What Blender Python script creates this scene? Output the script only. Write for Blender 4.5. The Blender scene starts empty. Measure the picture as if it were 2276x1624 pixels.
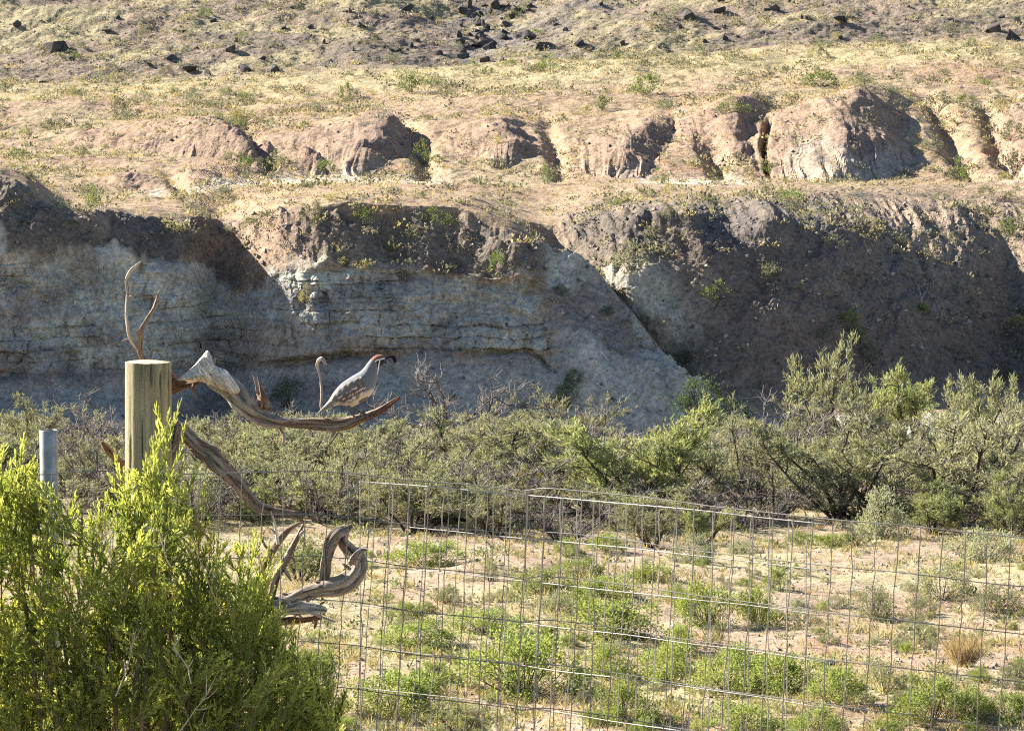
import bpy, bmesh, math, random
import numpy as np
from mathutils import Vector, Matrix
from mathutils.bvhtree import BVHTree

SC = bpy.context.scene
COL = SC.collection
R = math.radians

# ------------------------------------------------------------------ camera
EYE = 8.0                      # eye height above the valley flat
FPX = 2276 * 120.0 / 36.0      # focal length in picture units (picture 2276 x 1624)
PITCH = math.atan((812 - 134) / FPX)
cam = bpy.data.cameras.new("camera")
cam.lens = 120.0
cam.sensor_width = 36.0
cam.clip_start = 0.1
cam.clip_end = 3000.0
cam_ob = bpy.data.objects.new("camera", cam)
cam_ob.location = (0, 0, EYE)
cam_ob.rotation_euler = (math.pi / 2 - PITCH, 0, 0)
COL.objects.link(cam_ob)
SC.camera = cam_ob

# ------------------------------------------------------------------ sky, sun, exposure
SUN_EL = 29.0
SUN_AZ = -60.0                 # degrees from +Y towards +X: to the left, a little behind the view
sx = math.sin(R(SUN_AZ)) * math.cos(R(SUN_EL))
sy = math.cos(R(SUN_AZ)) * math.cos(R(SUN_EL))
sz = math.sin(R(SUN_EL))
SUNV = Vector((sx, sy, sz))
world = bpy.data.worlds.new("World")
SC.world = world
world.use_nodes = True
wn = world.node_tree
wn.nodes.clear()
w_out = wn.nodes.new("ShaderNodeOutputWorld")
w_bg = wn.nodes.new("ShaderNodeBackground")
w_sky = wn.nodes.new("ShaderNodeTexSky")
w_sky.sky_type = 'NISHITA'
w_sky.sun_disc = False
w_sky.sun_elevation = R(SUN_EL)
w_sky.sun_rotation = R(SUN_AZ)
w_sky.air_density = 1.0
w_sky.dust_density = 0.4
w_sky.ozone_density = 2.0
w_bg.inputs[1].default_value = 0.052
wn.links.new(w_sky.outputs[0], w_bg.inputs[0])
wn.links.new(w_bg.outputs[0], w_out.inputs[0])

sun = bpy.data.lights.new("sun", 'SUN')
sun.energy = 5.0
sun.angle = R(0.53)
sun.color = (1.0, 0.93, 0.80)
sun_ob = bpy.data.objects.new("sun", sun)
sun_ob.rotation_euler = (-SUNV).to_track_quat('-Z', 'Y').to_euler()
sun_ob.location = (-40, 30, 60)
COL.objects.link(sun_ob)

SC.view_settings.view_transform = 'Standard'
SC.view_settings.look = 'None'
SC.view_settings.exposure = 1.88
SC.view_settings.gamma = 1.0
SC.view_settings.use_curve_mapping = False
SC.cycles.max_bounces = 5
SC.cycles.diffuse_bounces = 3
SC.cycles.glossy_bounces = 2
SC.cycles.transmission_bounces = 3
SC.cycles.transparent_max_bounces = 4
SC.cycles.use_denoising = False
SC.cycles.pixel_filter_type = 'BLACKMAN_HARRIS'
SC.cycles.filter_width = 1.1

# ------------------------------------------------------------------ helpers
def pos(xv, yv, d):
    """World point seen at picture place (xv, yv), d metres ahead. Works on arrays."""
    fx = (np.asarray(xv, float) - 1138.0) / FPX
    uy = -(np.asarray(yv, float) - 812.0) / FPX
    dy = math.cos(PITCH) + uy * math.sin(PITCH)
    dz = -math.sin(PITCH) + uy * math.cos(PITCH)
    return fx * d / dy, d + 0 * fx, EYE + dz * d / dy

def vp(xv, yv, d):
    x, y, z = pos(xv, yv, d)
    return Vector((float(x), float(y), float(z)))

def zof(yv, d):
    uy = -(np.asarray(yv, float) - 812.0) / FPX
    return EYE + (-math.sin(PITCH) + uy * math.cos(PITCH)) * d / (math.cos(PITCH) + uy * math.sin(PITCH))

_TAB = np.random.default_rng(4711).random(512 * 512).astype(np.float32)

def _cell(ix, iy, seed):
    return _TAB.take(((ix + seed * 57) & 511) * 512 + ((iy + seed * 131) & 511))

def vnoise(x, y, seed=0):
    x = np.asarray(x, np.float32); y = np.asarray(y, np.float32)
    x, y = np.broadcast_arrays(x, y)
    x0 = np.floor(x); y0 = np.floor(y)
    fx = x - x0; fy = y - y0
    fx = fx * fx * (3 - 2 * fx); fy = fy * fy * (3 - 2 * fy)
    ix = x0.astype(np.int32); iy = y0.astype(np.int32)
    r0 = ((ix + seed * 57) & 511) * 512; r1 = ((ix + 1 + seed * 57) & 511) * 512
    c0 = (iy + seed * 131) & 511; c1 = (iy + 1 + seed * 131) & 511
    a = _TAB.take(r0 + c0); a += (_TAB.take(r1 + c0) - a) * fx
    b = _TAB.take(r0 + c1); b += (_TAB.take(r1 + c1) - b) * fx
    return (a + (b - a) * fy) * 2 - 1

def fbm(x, y, seed=0, octs=4, gain=0.5):
    s = 0; a = 1.0; n = 0
    x = np.asarray(x, np.float32); y = np.asarray(y, np.float32)
    for o in range(octs):
        s = s + a * vnoise(x, y, seed + o * 17); n += a
        x, y = (x * 0.8 - y * 0.6) * 2.03 + 5.2, (x * 0.6 + y * 0.8) * 2.03 + 1.3
        a *= gain
    return s / n * 1.5

def ridged(x, y, seed=0, octs=3):
    s = 0; a = 1.0; n = 0
    for o in range(octs):
        s = s + a * (1 - np.abs(vnoise(x, y, seed + o * 31)) * 2); n += a
        x = x * 2.1 + 3.1; y = y * 2.1 + 7.7; a *= 0.5
    return s / n

def worley(x, y, seed=0):
    """distance to nearest and second nearest cell point, and a random value of the nearest cell"""
    x = np.asarray(x, np.float32); y = np.asarray(y, np.float32)
    ix = np.floor(x).astype(np.int32); iy = np.floor(y).astype(np.int32)
    f1 = np.full(x.shape, 9.0, np.float32); f2 = f1.copy(); val = np.zeros(x.shape, np.float32)
    for a in (-1, 0, 1):
        for b in (-1, 0, 1):
            px = ix + a + _cell(ix + a, iy + b, seed)
            py = iy + b + _cell(ix + a, iy + b, seed + 7)
            v = _cell(ix + a, iy + b, seed + 13)
            dd = np.hypot(px - x, py - y)
            near = dd < f1
            f2 = np.where(near, f1, np.minimum(f2, dd))
            val = np.where(near, v, val)
            f1 = np.where(near, dd, f1)
    return f1, f2, val

def sstep(a, b, x):
    t = np.clip((np.asarray(x) - a) / (b - a), 0, 1)
    return t * t * (3 - 2 * t)

def gsmooth(a, sig, axis=-1):
    if sig <= 0:
        return a
    n = int(sig * 3) + 1
    k = np.exp(-0.5 * (np.arange(-n, n + 1) / sig) ** 2); k /= k.sum()
    if a.ndim == 1:
        return np.convolve(np.pad(a, n, mode='edge'), k, mode='valid')
    ap = np.pad(a, ((n, n), (0, 0)), mode='edge')
    r = np.zeros_like(a)
    for i, w in enumerate(k):
        r += w * ap[i:i + a.shape[0]]
    return r

def mesh_np(name, V, F, col=None, mats=(), smooth=True, mat_idx=None, uv=None):
    """mesh data from arrays; F is one (m,k) array or a list of such arrays"""
    me = bpy.data.meshes.new(name)
    V = np.asarray(V, np.float32)
    Fs = F if isinstance(F, (list, tuple)) else [F]
    Fs = [np.asarray(f, np.int32) for f in Fs if len(f)]
    nl = sum(f.size for f in Fs); nf = sum(len(f) for f in Fs)
    me.vertices.add(len(V)); me.vertices.foreach_set("co", V.ravel())
    me.loops.add(nl); me.loops.foreach_set("vertex_index", np.concatenate([f.ravel() for f in Fs]))
    me.polygons.add(nf)
    tot = np.concatenate([np.full(len(f), f.shape[1], np.int32) for f in Fs])
    st = np.concatenate([[0], np.cumsum(tot)[:-1]]).astype(np.int32)
    me.polygons.foreach_set("loop_start", st)
    me.polygons.foreach_set("loop_total", tot)
    me.polygons.foreach_set("use_smooth", np.full(nf, smooth, bool))
    if mat_idx is not None:
        me.polygons.foreach_set("material_index", np.asarray(mat_idx, np.int32))
    me.update(calc_edges=True)
    if col is not None:
        c = np.ones((len(V), 4), np.float32); c[:, :3] = col
        at = me.color_attributes.new("Col", 'FLOAT_COLOR', 'POINT')
        at.data.foreach_set("color", c.ravel())
    if uv is not None:
        at = me.attributes.new("grain", 'FLOAT_VECTOR', 'POINT')
        at.data.foreach_set("vector", np.asarray(uv, np.float32).ravel())
    for m in mats:
        me.materials.append(m)
    return me

def link(name, me, parent=None, **props):
    o = bpy.data.objects.new(name, me)
    COL.objects.link(o)
    if parent is not None:
        o.parent = parent
    for k, v in props.items():
        o[k] = v
    return o

def thing(name, loc, label, category, group=None, rz=0.0, scale=None):
    o = bpy.data.objects.new(name, None)
    o.empty_display_size = 0.2
    COL.objects.link(o)
    o.location = loc
    o.rotation_euler = (0, 0, rz)
    if scale is not None:
        o.scale = scale
    tag(o, label, category, group)
    return o

def tag(o, label, category, group=None):
    o["label"] = label; o["category"] = category
    if group:
        o["group"] = group
    return o

# ---- shader helpers
def new_mat(name):
    m = bpy.data.materials.new(name); m.use_nodes = True
    nt = m.node_tree; nt.nodes.clear()
    out = nt.nodes.new("ShaderNodeOutputMaterial")
    return m, nt, out

def N(nt, kind, **kw):
    n = nt.nodes.new(kind)
    for k, v in kw.items():
        setattr(n, k, v)
    return n

def mixrgb(nt, a, b, fac, mode='MIX'):
    n = nt.nodes.new("ShaderNodeMix"); n.data_type = 'RGBA'; n.blend_type = mode
    for sock, v in ((n.inputs[0], fac), (n.inputs[6], a), (n.inputs[7], b)):
        if hasattr(v, "is_linked") or hasattr(v, "links"):
            nt.links.new(v, sock)
        elif isinstance(v, (int, float)):
            sock.default_value = v
        else:
            sock.default_value = (*v, 1)
    return n.outputs[2]

def ramp(nt, fac, stops):
    n = nt.nodes.new("ShaderNodeValToRGB")
    els = n.color_ramp.elements
    while len(els) < len(stops):
        els.new(0.5)
    for e, (p, c) in zip(els, stops):
        e.position = p
        e.color = (*c, 1) if not isinstance(c, (int, float)) else (c, c, c, 1)
    nt.links.new(fac, n.inputs[0])
    return n.outputs[0]

def noise_tex(nt, scale, detail=4, rough=0.6, vec=None):
    n = nt.nodes.new("ShaderNodeTexNoise")
    n.inputs["Scale"].default_value = scale
    n.inputs["Detail"].default_value = detail
    n.inputs["Roughness"].default_value = rough
    if vec is not None:
        nt.links.new(vec, n.inputs["Vector"])
    return n.outputs[0]

def earth_mat(name, fine=9.0, bump=0.5, dist=0.06, contrast=0.5):
    """soil / rock: painted pigment (attribute) broken up by fine noise, with relief"""
    m, nt, out = new_mat(name)
    at = N(nt, "ShaderNodeAttribute", attribute_name="Col")
    geo = N(nt, "ShaderNodeNewGeometry")
    n1 = noise_tex(nt, fine, 5, 0.7, geo.outputs["Position"])
    n2 = noise_tex(nt, fine * 0.18, 4, 0.6, geo.outputs["Position"])
    f1 = ramp(nt, n1, [(0.28, 1 - contrast), (0.55, 1.0), (0.8, 1 + contrast * 0.7)])
    f2 = ramp(nt, n2, [(0.3, 0.82), (0.7, 1.15)])
    c = mixrgb(nt, at.outputs["Color"], f1, 1.0, 'MULTIPLY')
    c = mixrgb(nt, c, f2, 1.0, 'MULTIPLY')
    b = N(nt, "ShaderNodeBsdfPrincipled")
    b.inputs["Roughness"].default_value = 0.95
    b.inputs["Specular IOR Level"].default_value = 0.15
    nt.links.new(c, b.inputs["Base Color"])
    bp = N(nt, "ShaderNodeBump")
    bp.inputs["Strength"].default_value = bump
    bp.inputs["Distance"].default_value = dist
    nt.links.new(n1, bp.inputs["Height"])
    nt.links.new(bp.outputs[0], b.inputs["Normal"])
    nt.links.new(b.outputs[0], out.inputs[0])
    return m

def leaf_mat(name, trans=0.35, vary=0.25, rough=0.6, tint=(1.15, 1.1, 0.72)):
    m, nt, out = new_mat(name)
    at = N(nt, "ShaderNodeAttribute", attribute_name="Col")
    oi = N(nt, "ShaderNodeObjectInfo")
    v = ramp(nt, oi.outputs["Random"], [(0.0, 1 - vary), (1.0, 1 + vary)])
    c = mixrgb(nt, at.outputs["Color"], v, 1.0, 'MULTIPLY')
    b = N(nt, "ShaderNodeBsdfPrincipled")
    b.inputs["Roughness"].default_value = rough
    b.inputs["Specular IOR Level"].default_value = 0.25
    nt.links.new(c, b.inputs["Base Color"])
    t = N(nt, "ShaderNodeBsdfTranslucent")
    ct = mixrgb(nt, c, tint, 1.0, 'MULTIPLY')
    nt.links.new(ct, t.inputs["Color"])
    mx = N(nt, "ShaderNodeMixShader"); mx.inputs[0].default_value = trans
    nt.links.new(b.outputs[0], mx.inputs[1]); nt.links.new(t.outputs[0], mx.inputs[2])
    nt.links.new(mx.outputs[0], out.inputs[0])
    return m

def attr_mat(name, rough=0.8, spec=0.2):
    m, nt, out = new_mat(name)
    at = N(nt, "ShaderNodeAttribute", attribute_name="Col")
    b = N(nt, "ShaderNodeBsdfPrincipled")
    b.inputs["Roughness"].default_value = rough
    b.inputs["Specular IOR Level"].default_value = spec
    nt.links.new(at.outputs["Color"], b.inputs["Base Color"])
    nt.links.new(b.outputs[0], out.inputs[0])
    return m

def plain_mat(name, color, rough=0.8, metal=0.0, noise=0.0, scale=20.0):
    m, nt, out = new_mat(name)
    b = N(nt, "ShaderNodeBsdfPrincipled")
    b.inputs["Roughness"].default_value = rough
    b.inputs["Metallic"].default_value = metal
    if noise:
        tc = N(nt, "ShaderNodeTexCoord")
        n = noise_tex(nt, scale, 4, 0.6, tc.outputs["Object"])
        f = ramp(nt, n, [(0.3, 1 - noise), (0.7, 1 + noise)])
        c = mixrgb(nt, color, f, 1.0, 'MULTIPLY')
        nt.links.new(c, b.inputs["Base Color"])
    else:
        b.inputs["Base Color"].default_value = (*color, 1)
    nt.links.new(b.outputs[0], out.inputs[0])
    return m
# ------------------------------------------------------------------ hillside: a lofted cliff, terrace, mounds and slope
def kf(x, tab):
    t = sorted(tab.items())
    return np.interp(x, [a for a, _ in t], [b for _, b in t])

inner = np.arange(-70, 2347, 3.05)
xv = np.concatenate([np.arange(-1500, -70, 22.0), inner, np.arange(2352, 3800, 22.0)])
NC = len(xv)
# coordinates for smooth lookups
yA = kf(xv, {0: 964, 1200: 966, 1600: 975})
dA = kf(xv, {-300: 96.2, 0: 96.8, 300: 98.2, 480: 100.4, 520: 100.2, 700: 98.2, 1000: 98.2, 1200: 98.2, 1330: 98.1, 1520: 97.3, 1700: 96.6, 2300: 96.6})
yB = kf(xv, {-200: 860, 0: 860, 300: 845, 600: 826, 800: 808, 1000: 800, 1188: 797, 1240: 850, 1330: 880, 1520: 930, 1600: 948, 1700: 955})
dB = kf(xv, {-300: 98.0, 0: 98.6, 90: 98.8, 150: 99.6, 300: 100, 420: 100.8, 480: 102.6, 520: 102.3, 620: 100.6, 700: 100.0, 900: 100.1, 1040: 100.0, 1085: 99.9, 1150: 99.8, 1190: 100.1, 1240: 99.4, 1330: 99.1, 1520: 98.0, 1600: 97.6, 1700: 97.2})
yC = kf(xv, {-200: 585, 0: 580, 130: 575, 300: 566, 420: 590, 480: 640, 520: 650, 600: 600, 750: 590, 1000: 600, 1080: 612, 1188: 612, 1240: 680, 1330: 742, 1420: 795, 1520: 890, 1600: 930, 1700: 940})
dC = dB + kf(xv, {0: 1.3, 480: 1.6, 1000: 1.3, 1080: 1.0, 1188: 0.9, 1240: 1.6, 1330: 1.7, 1520: 0.7, 1600: .5})
yR = kf(xv, {-500: 400, -100: 372, 0: 378, 60: 400, 130: 464, 200: 470, 330: 472, 450: 484, 490: 494, 560: 470, 620: 458, 740: 447, 870: 455, 1050: 462, 1140: 508, 1240: 556, 1330: 602, 1400: 672, 1450: 742, 1520: 838, 1600: 905, 1700: 925})
dR = dC + np.maximum((yC - yR) / FPX * 100 * kf(xv, {0: .92, 420: 0.95, 490: 1.4, 620: 1.0, 740: .9, 1190: .95, 1240: .8, 1330: .85, 1520: .8}), 0.4)
for a in (yA, dA, yB, dB, yC, dC, yR, dR):
    a[:] = gsmooth(a, 4.0)
zA, zB, zC, zR = zof(yA, dA), zof(yB, dB), zof(yC, dC), zof(yR, dR)
E = EYE
left = 1 - sstep(1140, 1240, xv)
yS_d = kf(xv, {1240: 104.5, 1330: 102.6, 1400: 101.2, 1520: 100.8, 1560: 100.0, 1750: 99.9, 2000: 101.9, 2200: 105, 2255: 106.0, 2330: 103, 2500: 101})
zS_r = kf(xv, {1140: E - 5.0, 1240: E - 6.2, 1330: E - 7.3, 1400: E - 8.2, 1520: E - 9.6, 1600: E - 9.85, 2600: E - 9.9})
dS = left * (dR + 1.5) + (1 - left) * np.maximum(yS_d, dR + 0.8)
zS = left * (zR + 0.05) + (1 - left) * np.minimum(zS_r, zR + 0.4 * sstep(1500, 1650, xv) - 0.1)
yW = kf(xv, {1240: 548, 1330: 575, 1370: 596, 1400: 594, 1490: 596, 1540: 622, 1650: 555, 1750: 486, 1800: 474, 1900: 528, 2000: 592, 2100: 652, 2200: 722, 2240: 770, 2300: 740, 2400: 660})
dW_r = kf(xv, {1240: 106.4, 1330: 104.2, 1370: 102.6, 1480: 103.0, 1540: 102.6, 1650: 103.3, 1750: 104.4, 1800: 105.0, 1900: 105.0, 2000: 105.4, 2100: 106.0, 2200: 106.9, 2255: 107.4, 2330: 106.0, 2500: 105})
dW = left * (dR + 3.0) + (1 - left) * dW_r
zW = left * (zR + 0.08) + (1 - left) * zof(yW, dW)
yT = kf(xv, {1140: 480, 1240: 500, 1330: 476, 1450: 462, 1560: 458, 1750: 444, 1850: 442, 2000: 440, 2200: 438, 2400: 440})
dT_r = kf(xv, {1240: 107.8, 1330: 106.6, 1450: 105.4, 1560: 104.6, 1750: 106.4, 1850: 110.5, 2000: 114.5, 2200: 117.5, 2400: 117})
dT = left * (dR + 5.0) + (1 - left) * dT_r
zT = left * (zR + 0.1) + (1 - left) * zof(yT, dT)
for a in (dS, zS, dW, zW, dT, zT):
    a[:] = gsmooth(a, 3.0)
yM = kf(xv, {-900: 400, 0: 412, 200: 430, 420: 428, 520: 405, 700: 399, 1300: 399, 2300: 401, 2600: 401})
dM = np.maximum(kf(xv, {0: 119, 200: 116, 420: 118, 560: 126, 700: 129.5, 2600: 129.5}), dT + 2.5); zM = zof(yM, dM)
yP = kf(xv, {-900: 240, 0: 242, 400: 240, 560: 236, 850: 222, 1000: 215, 1300: 215, 1500: 212, 1600: 198, 1900: 176, 2276: 168, 2600: 165})
dP = 154 + 0 * xv; zP = zof(yP, dP)
dN = 142 + 0 * xv; zN = zof(kf(xv, {-300: 320, 0: 318, 300: 312, 600: 290, 850: 278, 1300: 274, 1600: 258, 1900: 240, 2276: 235}), dN)
yH = kf(xv, {-900: 205, 0: 192, 300: 181, 580: 166, 950: 151, 1140: 140, 1400: 125, 1700: 106, 2276: 86, 3000: 70})
dH = 178 + 0 * xv; zH = zof(yH, dH)
dI = dH + 9 + kf(xv, {800: 0, 1040: 3.0, 1110: 3.0, 1300: 0}); zI = zof(yH - 92, dH + 9) - kf(xv, {850: 0, 1050: .5, 1250: 0})
dJ = 206 + 0 * xv; zJ = zof(-125 + 0 * xv, 206.0)
dK = 240 + 0 * xv; zK = zJ + 9
Ds = np.array([dA, dB, dC, dR, dS, dW, dT, dM, dN, dP, dH, dI, dJ, dK])
Zs = np.array([zA, zB, zC, zR, zS, zW, zT, zM, zN, zP, zH, zI, zJ, zK])
for k in range(1, len(Ds)):
    Ds[k] = np.maximum(Ds[k], Ds[k - 1] + (0.35 if k < 7 else 1.5))
CNT = [50, 140, 80, 14, 80, 74, 40, 96, 60, 50, 60, 60, 4]
segs, fracs = [], []
for k, n in enumerate(CNT):
    f = np.linspace(0, 1, n, endpoint=False)
    segs += [k] * n; fracs += list(f)
segs.append(12); fracs.append(1.0)
segs = np.array(segs); fracs = np.array(fracs)
NR = len(segs)
DD = Ds[segs] * (1 - fracs)[:, None] + Ds[segs + 1] * fracs[:, None]
ZZ = Zs[segs] * (1 - fracs)[:, None] + Zs[segs + 1] * fracs[:, None]
DDw, ZZw = gsmooth(DD, 22.0, 0), gsmooth(ZZ, 22.0, 0)
DD = gsmooth(DD, 3.0, 0); ZZ = gsmooth(ZZ, 3.0, 0)
_t = (segs + fracs)[:, None]
_w = sstep(4.4, 4.8, _t) * (1 - sstep(6.6, 7.0, _t)) * sstep(1530, 1620, xv)[None, :] + 0.6 * sstep(2.5, 2.8, _t) * (1 - sstep(3.3, 3.8, _t)) * (1 - sstep(1150, 1250, xv))[None, :]
DD = DD * (1 - _w) + DDw * _w; ZZ = ZZ * (1 - _w) + ZZw * _w
T = (segs + fracs)[:, None] + 0 * xv[None, :]          # loft coordinate 0..13
T = T.astype(np.float32); DD = DD.astype(np.float32); ZZ = ZZ.astype(np.float32)
XVG = (xv[None, :] + 0 * T).astype(np.float32)
# exact bearing: x is fixed per column by the ratio X / forward distance
ZREL = ZZ - EYE
fwd = DD * math.cos(PITCH) - ZREL * math.sin(PITCH)
XX = (XVG - 1138) / FPX * fwd

def band(a, b, soft=0.15):
    return sstep(a - soft, a + soft, T) * (1 - sstep(b - soft, b + soft, T))
Tn = T + 0.30 * fbm(XX / 0.8, ZZ / 4.0, 181, 4) * np.exp(-((T - 2.05) / 0.5) ** 2) + 0.12 * fbm(XX / 0.25, ZZ / 0.6, 182, 2) * np.exp(-((T - 2.05) / 0.4) ** 2)
def bandn(a, b, soft=0.15):
    return sstep(a - soft, a + soft, Tn) * (1 - sstep(b - soft, b + soft, Tn))
wall = bandn(1.0, 2.05, 0.10) * (1 - sstep(1185, 1235, XVG + 30 * fbm(XX, ZZ, 183, 3)))
rwn = XVG + 45 * fbm(XX / 1.0, ZZ / 0.8, 161, 3)
rwall = band(4.4, 5.05, 0.25) * sstep(1340, 1390, rwn) * (1 - sstep(1450, 1580, rwn)) * 0.85
wall_g = band(1.0, 2.05, 0.12) * (1 - sstep(1185, 1235, XVG + 30 * fbm(XX, ZZ, 183, 3)))
scree_g = np.clip(band(2.05, 3.0) * (1 - sstep(1200, 1300, XVG)) + band(4.0, 6.1, 0.3) * sstep(1180, 1300, XVG), 0, 1)
scree = np.clip(bandn(2.05, 3.0, 0.12) * (1 - sstep(1200, 1300, XVG)) + band(4.0, 6.1, 0.3) * sstep(1180, 1300, XVG) - rwall, 0, 1)
talus = band(0.0, 1.0) + band(1.0, 3.0) * sstep(1190, 1240, XVG)
terr = np.clip(band(3.05, 4.2) * (1 - sstep(1150, 1240, XVG)) + band(4.1, 6.0) * (1 - sstep(1150, 1260, XVG)) + band(6.1, 7.0, 0.2), 0, 1)
# badland spurs running out onto the terrace: foot (x, y, distance), crest (x, y, distance), fall of the left and right flank
SPURS = [((305, 438, 117.5), (285, 386, 122), .26, .50), ((475, 422, 120), (440, 378, 125), .24, .55), ((575, 388, 128), (490, 262, 140), .20, .66), ((690, 390, 129), (665, 326, 135), .25, .52),
         ((770, 397, 129.0), (842, 252, 141), .29, .74), ((1100, 383, 131), (1125, 258, 142), .28, .62), ((1370, 401, 128.5), (1460, 262, 141), .29, .55),
         ((1640, 397, 130.5), (1655, 208, 145), .30, .72), ((1855, 414, 126), (1910, 190, 143), .38, .54), ((2320, 402, 129), (2330, 206, 143), .42, .45)]
MH = np.zeros_like(T); MF = np.zeros_like(T); ML = np.zeros_like(T)
wobx = 16 * fbm(XX / 1.6, DD / 2.0, 141, 3) + 26 * fbm(XX / 5.0, DD / 3.0, 146, 2)
for (fx_, fy_, fd_), (bx_, by_, bd_), tl, tr in SPURS:
    zf_ = float(zof(fy_, fd_)); zb_ = float(zof(by_, bd_))
    tt = (DD - fd_) / (bd_ - fd_); tc_ = np.clip(tt, 0, 1)
    crest = zf_ + (zb_ - zf_) * np.sin(tc_ * np.pi / 2) ** 1.05 - np.clip(-tt, 0, 9) * 3.0
    xc = fx_ + (bx_ - fx_) * np.clip(tt, -0.2, 1.5)
    off = (XVG + wobx - xc) / FPX * DD
    lw = sstep(-0.1, 0.5, -off)
    fall = np.where(off < 0, tl, tr)
    h = crest - fall * (np.sqrt(off * off + 0.12) - 0.346) * (1 - 0.35 * sstep(0.9, 1.4, tt)) - ZZ
    hit = h > MH
    MH = np.where(hit, h, MH); MF = np.where(hit, np.clip((ZZ + h - zf_) / (zb_ - zf_), 0, 1), MF); ML = np.where(hit, lw, ML)
MHs = MH * sstep(6.5, 7.0, T) * (1 - sstep(8.6, 9.0, T))
ZZ = ZZ + MHs
for gl, gw, gdp in (([(127, 958), (136, 935), (150, 872)], 22, 0.5), ([(127, 602), (136, 568), (147, 540)], 18, 0.4), ([(127, 1245), (136, 1232), (148, 1205)], 20, 0.35), ([(127, 2168), (136, 2118), (150, 2030)], 26, 0.6), ([(116, 420), (121, 395), (128, 360)], 18, 0.4), ([(127, 1600), (133, 1592), (140, 1560)], 20, 0.6), ([(127, 2300), (134, 2215), (146, 2170)], 20, 0.5)):
    gx_ = np.interp(DD, [g[0] for g in gl], [g[1] for g in gl]) + 10 * fbm(XX / 1.2, DD / 2, 145, 3)
    ZZ = ZZ - gdp * np.exp(-((XVG - gx_) / gw) ** 2) * sstep(gl[0][0], gl[0][0] + 4, DD) * (1 - sstep(gl[-1][0] - 7, gl[-1][0] + 1, DD))
ZZ = ZZ - 0.9 * np.exp(-((XVG + 8 * fbm(XX / 1, DD / 3, 143, 2) - 1704) / 6.0) ** 2) * sstep(129, 132, DD) * (1 - sstep(137, 141, DD))
mound = sstep(0.02, 0.15, MHs) * (1 - sstep(138, 143, DD)) * (1 - 0.5 * sstep(0.3, 0.8, fbm(XX / 2.5, DD / 2.5, 144, 3))) * (1 - 0.35 * ML)
upper = np.clip(band(8.1, 10.0, 0.2) + band(7.0, 8.25, 0.1) * (1 - mound), 0, 1)
hill = sstep(9.85, 10.1, T)

# --- relief
dz = 0.10 * fbm(XX / 3.2, DD / 3.2, 3, 4) * (terr + upper + hill) + 0.05 * fbm(XX / 0.6, DD / 0.6, 5, 3) * (terr + upper)
dz += hill * (0.30 * fbm(XX / 4, DD / 4, 9, 4) + 0.10 * fbm(XX / 0.7, DD / 0.7, 11, 3))
hummock = ridged(XX / 1.7, DD / 2.4, 71, 3)
dz += upper * 0.10 * hummock
dz += upper * sstep(8.0, 8.4, T) * (0.34 * fbm(XX / 7.0, DD / 8.0, 171, 3))
# rills down the scree slopes
wx = XX + 0.5 * fbm(XX / 2, ZZ / 2, 21, 2)
rill = ridged(wx / 1.5, ZZ / 9.0, 23, 3)
rgt = 1 - 0.55 * sstep(1240, 1400, XVG)
dz += scree_g * (-0.24 * rgt * rill + 0.20 * fbm(XX / 1.3, ZZ / 1.3, 25, 4) + 0.10 * fbm(XX / 0.25, ZZ / 0.25, 27, 3))
dz += scree_g * rgt * (0.42 * fbm(XX / 4.0, ZZ / 3.0, 28, 4) + 0.10 * fbm(XX / 0.55, ZZ / 0.5, 128, 3)) - scree_g * sstep(4, 4.5, T) * 0.16 * ridged((wx - 0.55 * ZZ) / 2.6, ZZ / 7.0, 129, 3)
dz += talus * ((0.16 + 0.20 * sstep(1190, 1260, XVG)) * fbm(XX / 1.1, ZZ / 1.1, 29, 4) + 0.05 * fbm(XX / 0.2, ZZ / 0.2, 30, 2) - 0.15 * ridged(wx / 2.2, ZZ / 6, 33, 3))
# mounds: rounded tops with deep rills at the foot
f7 = MF
foot = mound * np.exp(-((f7 - 0.16) / 0.22) ** 2)
rx = XX + 0.25 * fbm(XX / 1.0, ZZ / 0.8, 35, 2)
dz += mound * (0.16 * fbm(XX / 2.0, DD / 1.5, 37, 4) + 0.07 * fbm(XX / 0.35, ZZ / 0.35, 38, 3)) - foot * 0.17 * ridged(rx / 0.27, ZZ / 3.0, 39, 2) - mound * (1 - 0.75 * f7) * 0.22 * ridged(rx / 0.9, ZZ / 5.0, 40, 4)
ZZ2 = ZZ + dz
# wall: ledges, blocks and cracks pushed along the view axis
zz = ZZ - EYE
strat_w = zz + 0.10 * fbm(XX / 5.0, zz * 0 + 1.0, 41, 2) + 0.07 * fbm(XX / 0.9, zz / 0.6, 141, 3)
def blocks(hh, ww, seed):
    """beds cut into blocks of uneven width: a random step per block and how near its joints are"""
    yr = strat_w / hh + 0.55 * vnoise(strat_w / hh * 0.37, 0 * XX, seed)
    row = np.floor(yr).astype(np.int32); fy = yr - row
    xr = XX / ww * (0.6 + 0.9 * _cell(row, row * 0 + 3, seed)) + 37.0 * _cell(row, row * 0, seed + 1) + 0.22 * fbm(XX / 0.5, zz / 0.35, seed + 2, 2)
    colb = np.floor(xr).astype(np.int32); fxb = xr - colb
    j = np.minimum(np.minimum(fy, 1 - fy) * hh, np.minimum(fxb, 1 - fxb) * ww)
    return _cell(row, colb, seed + 3), j
v1, j1 = blocks(0.62, 1.7, 301)
v2, j2 = blocks(0.36, 0.50, 311)
v3, j3 = blocks(0.10, 0.9, 321)
patch = sstep(-0.8, 0.0, fbm(XX / 2.6, zz / 1.4, 331, 3))
crack = (1 - sstep(0.0, 0.05, j1)) * patch; crack2 = (1 - sstep(0.0, 0.03, j2)) * patch
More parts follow.
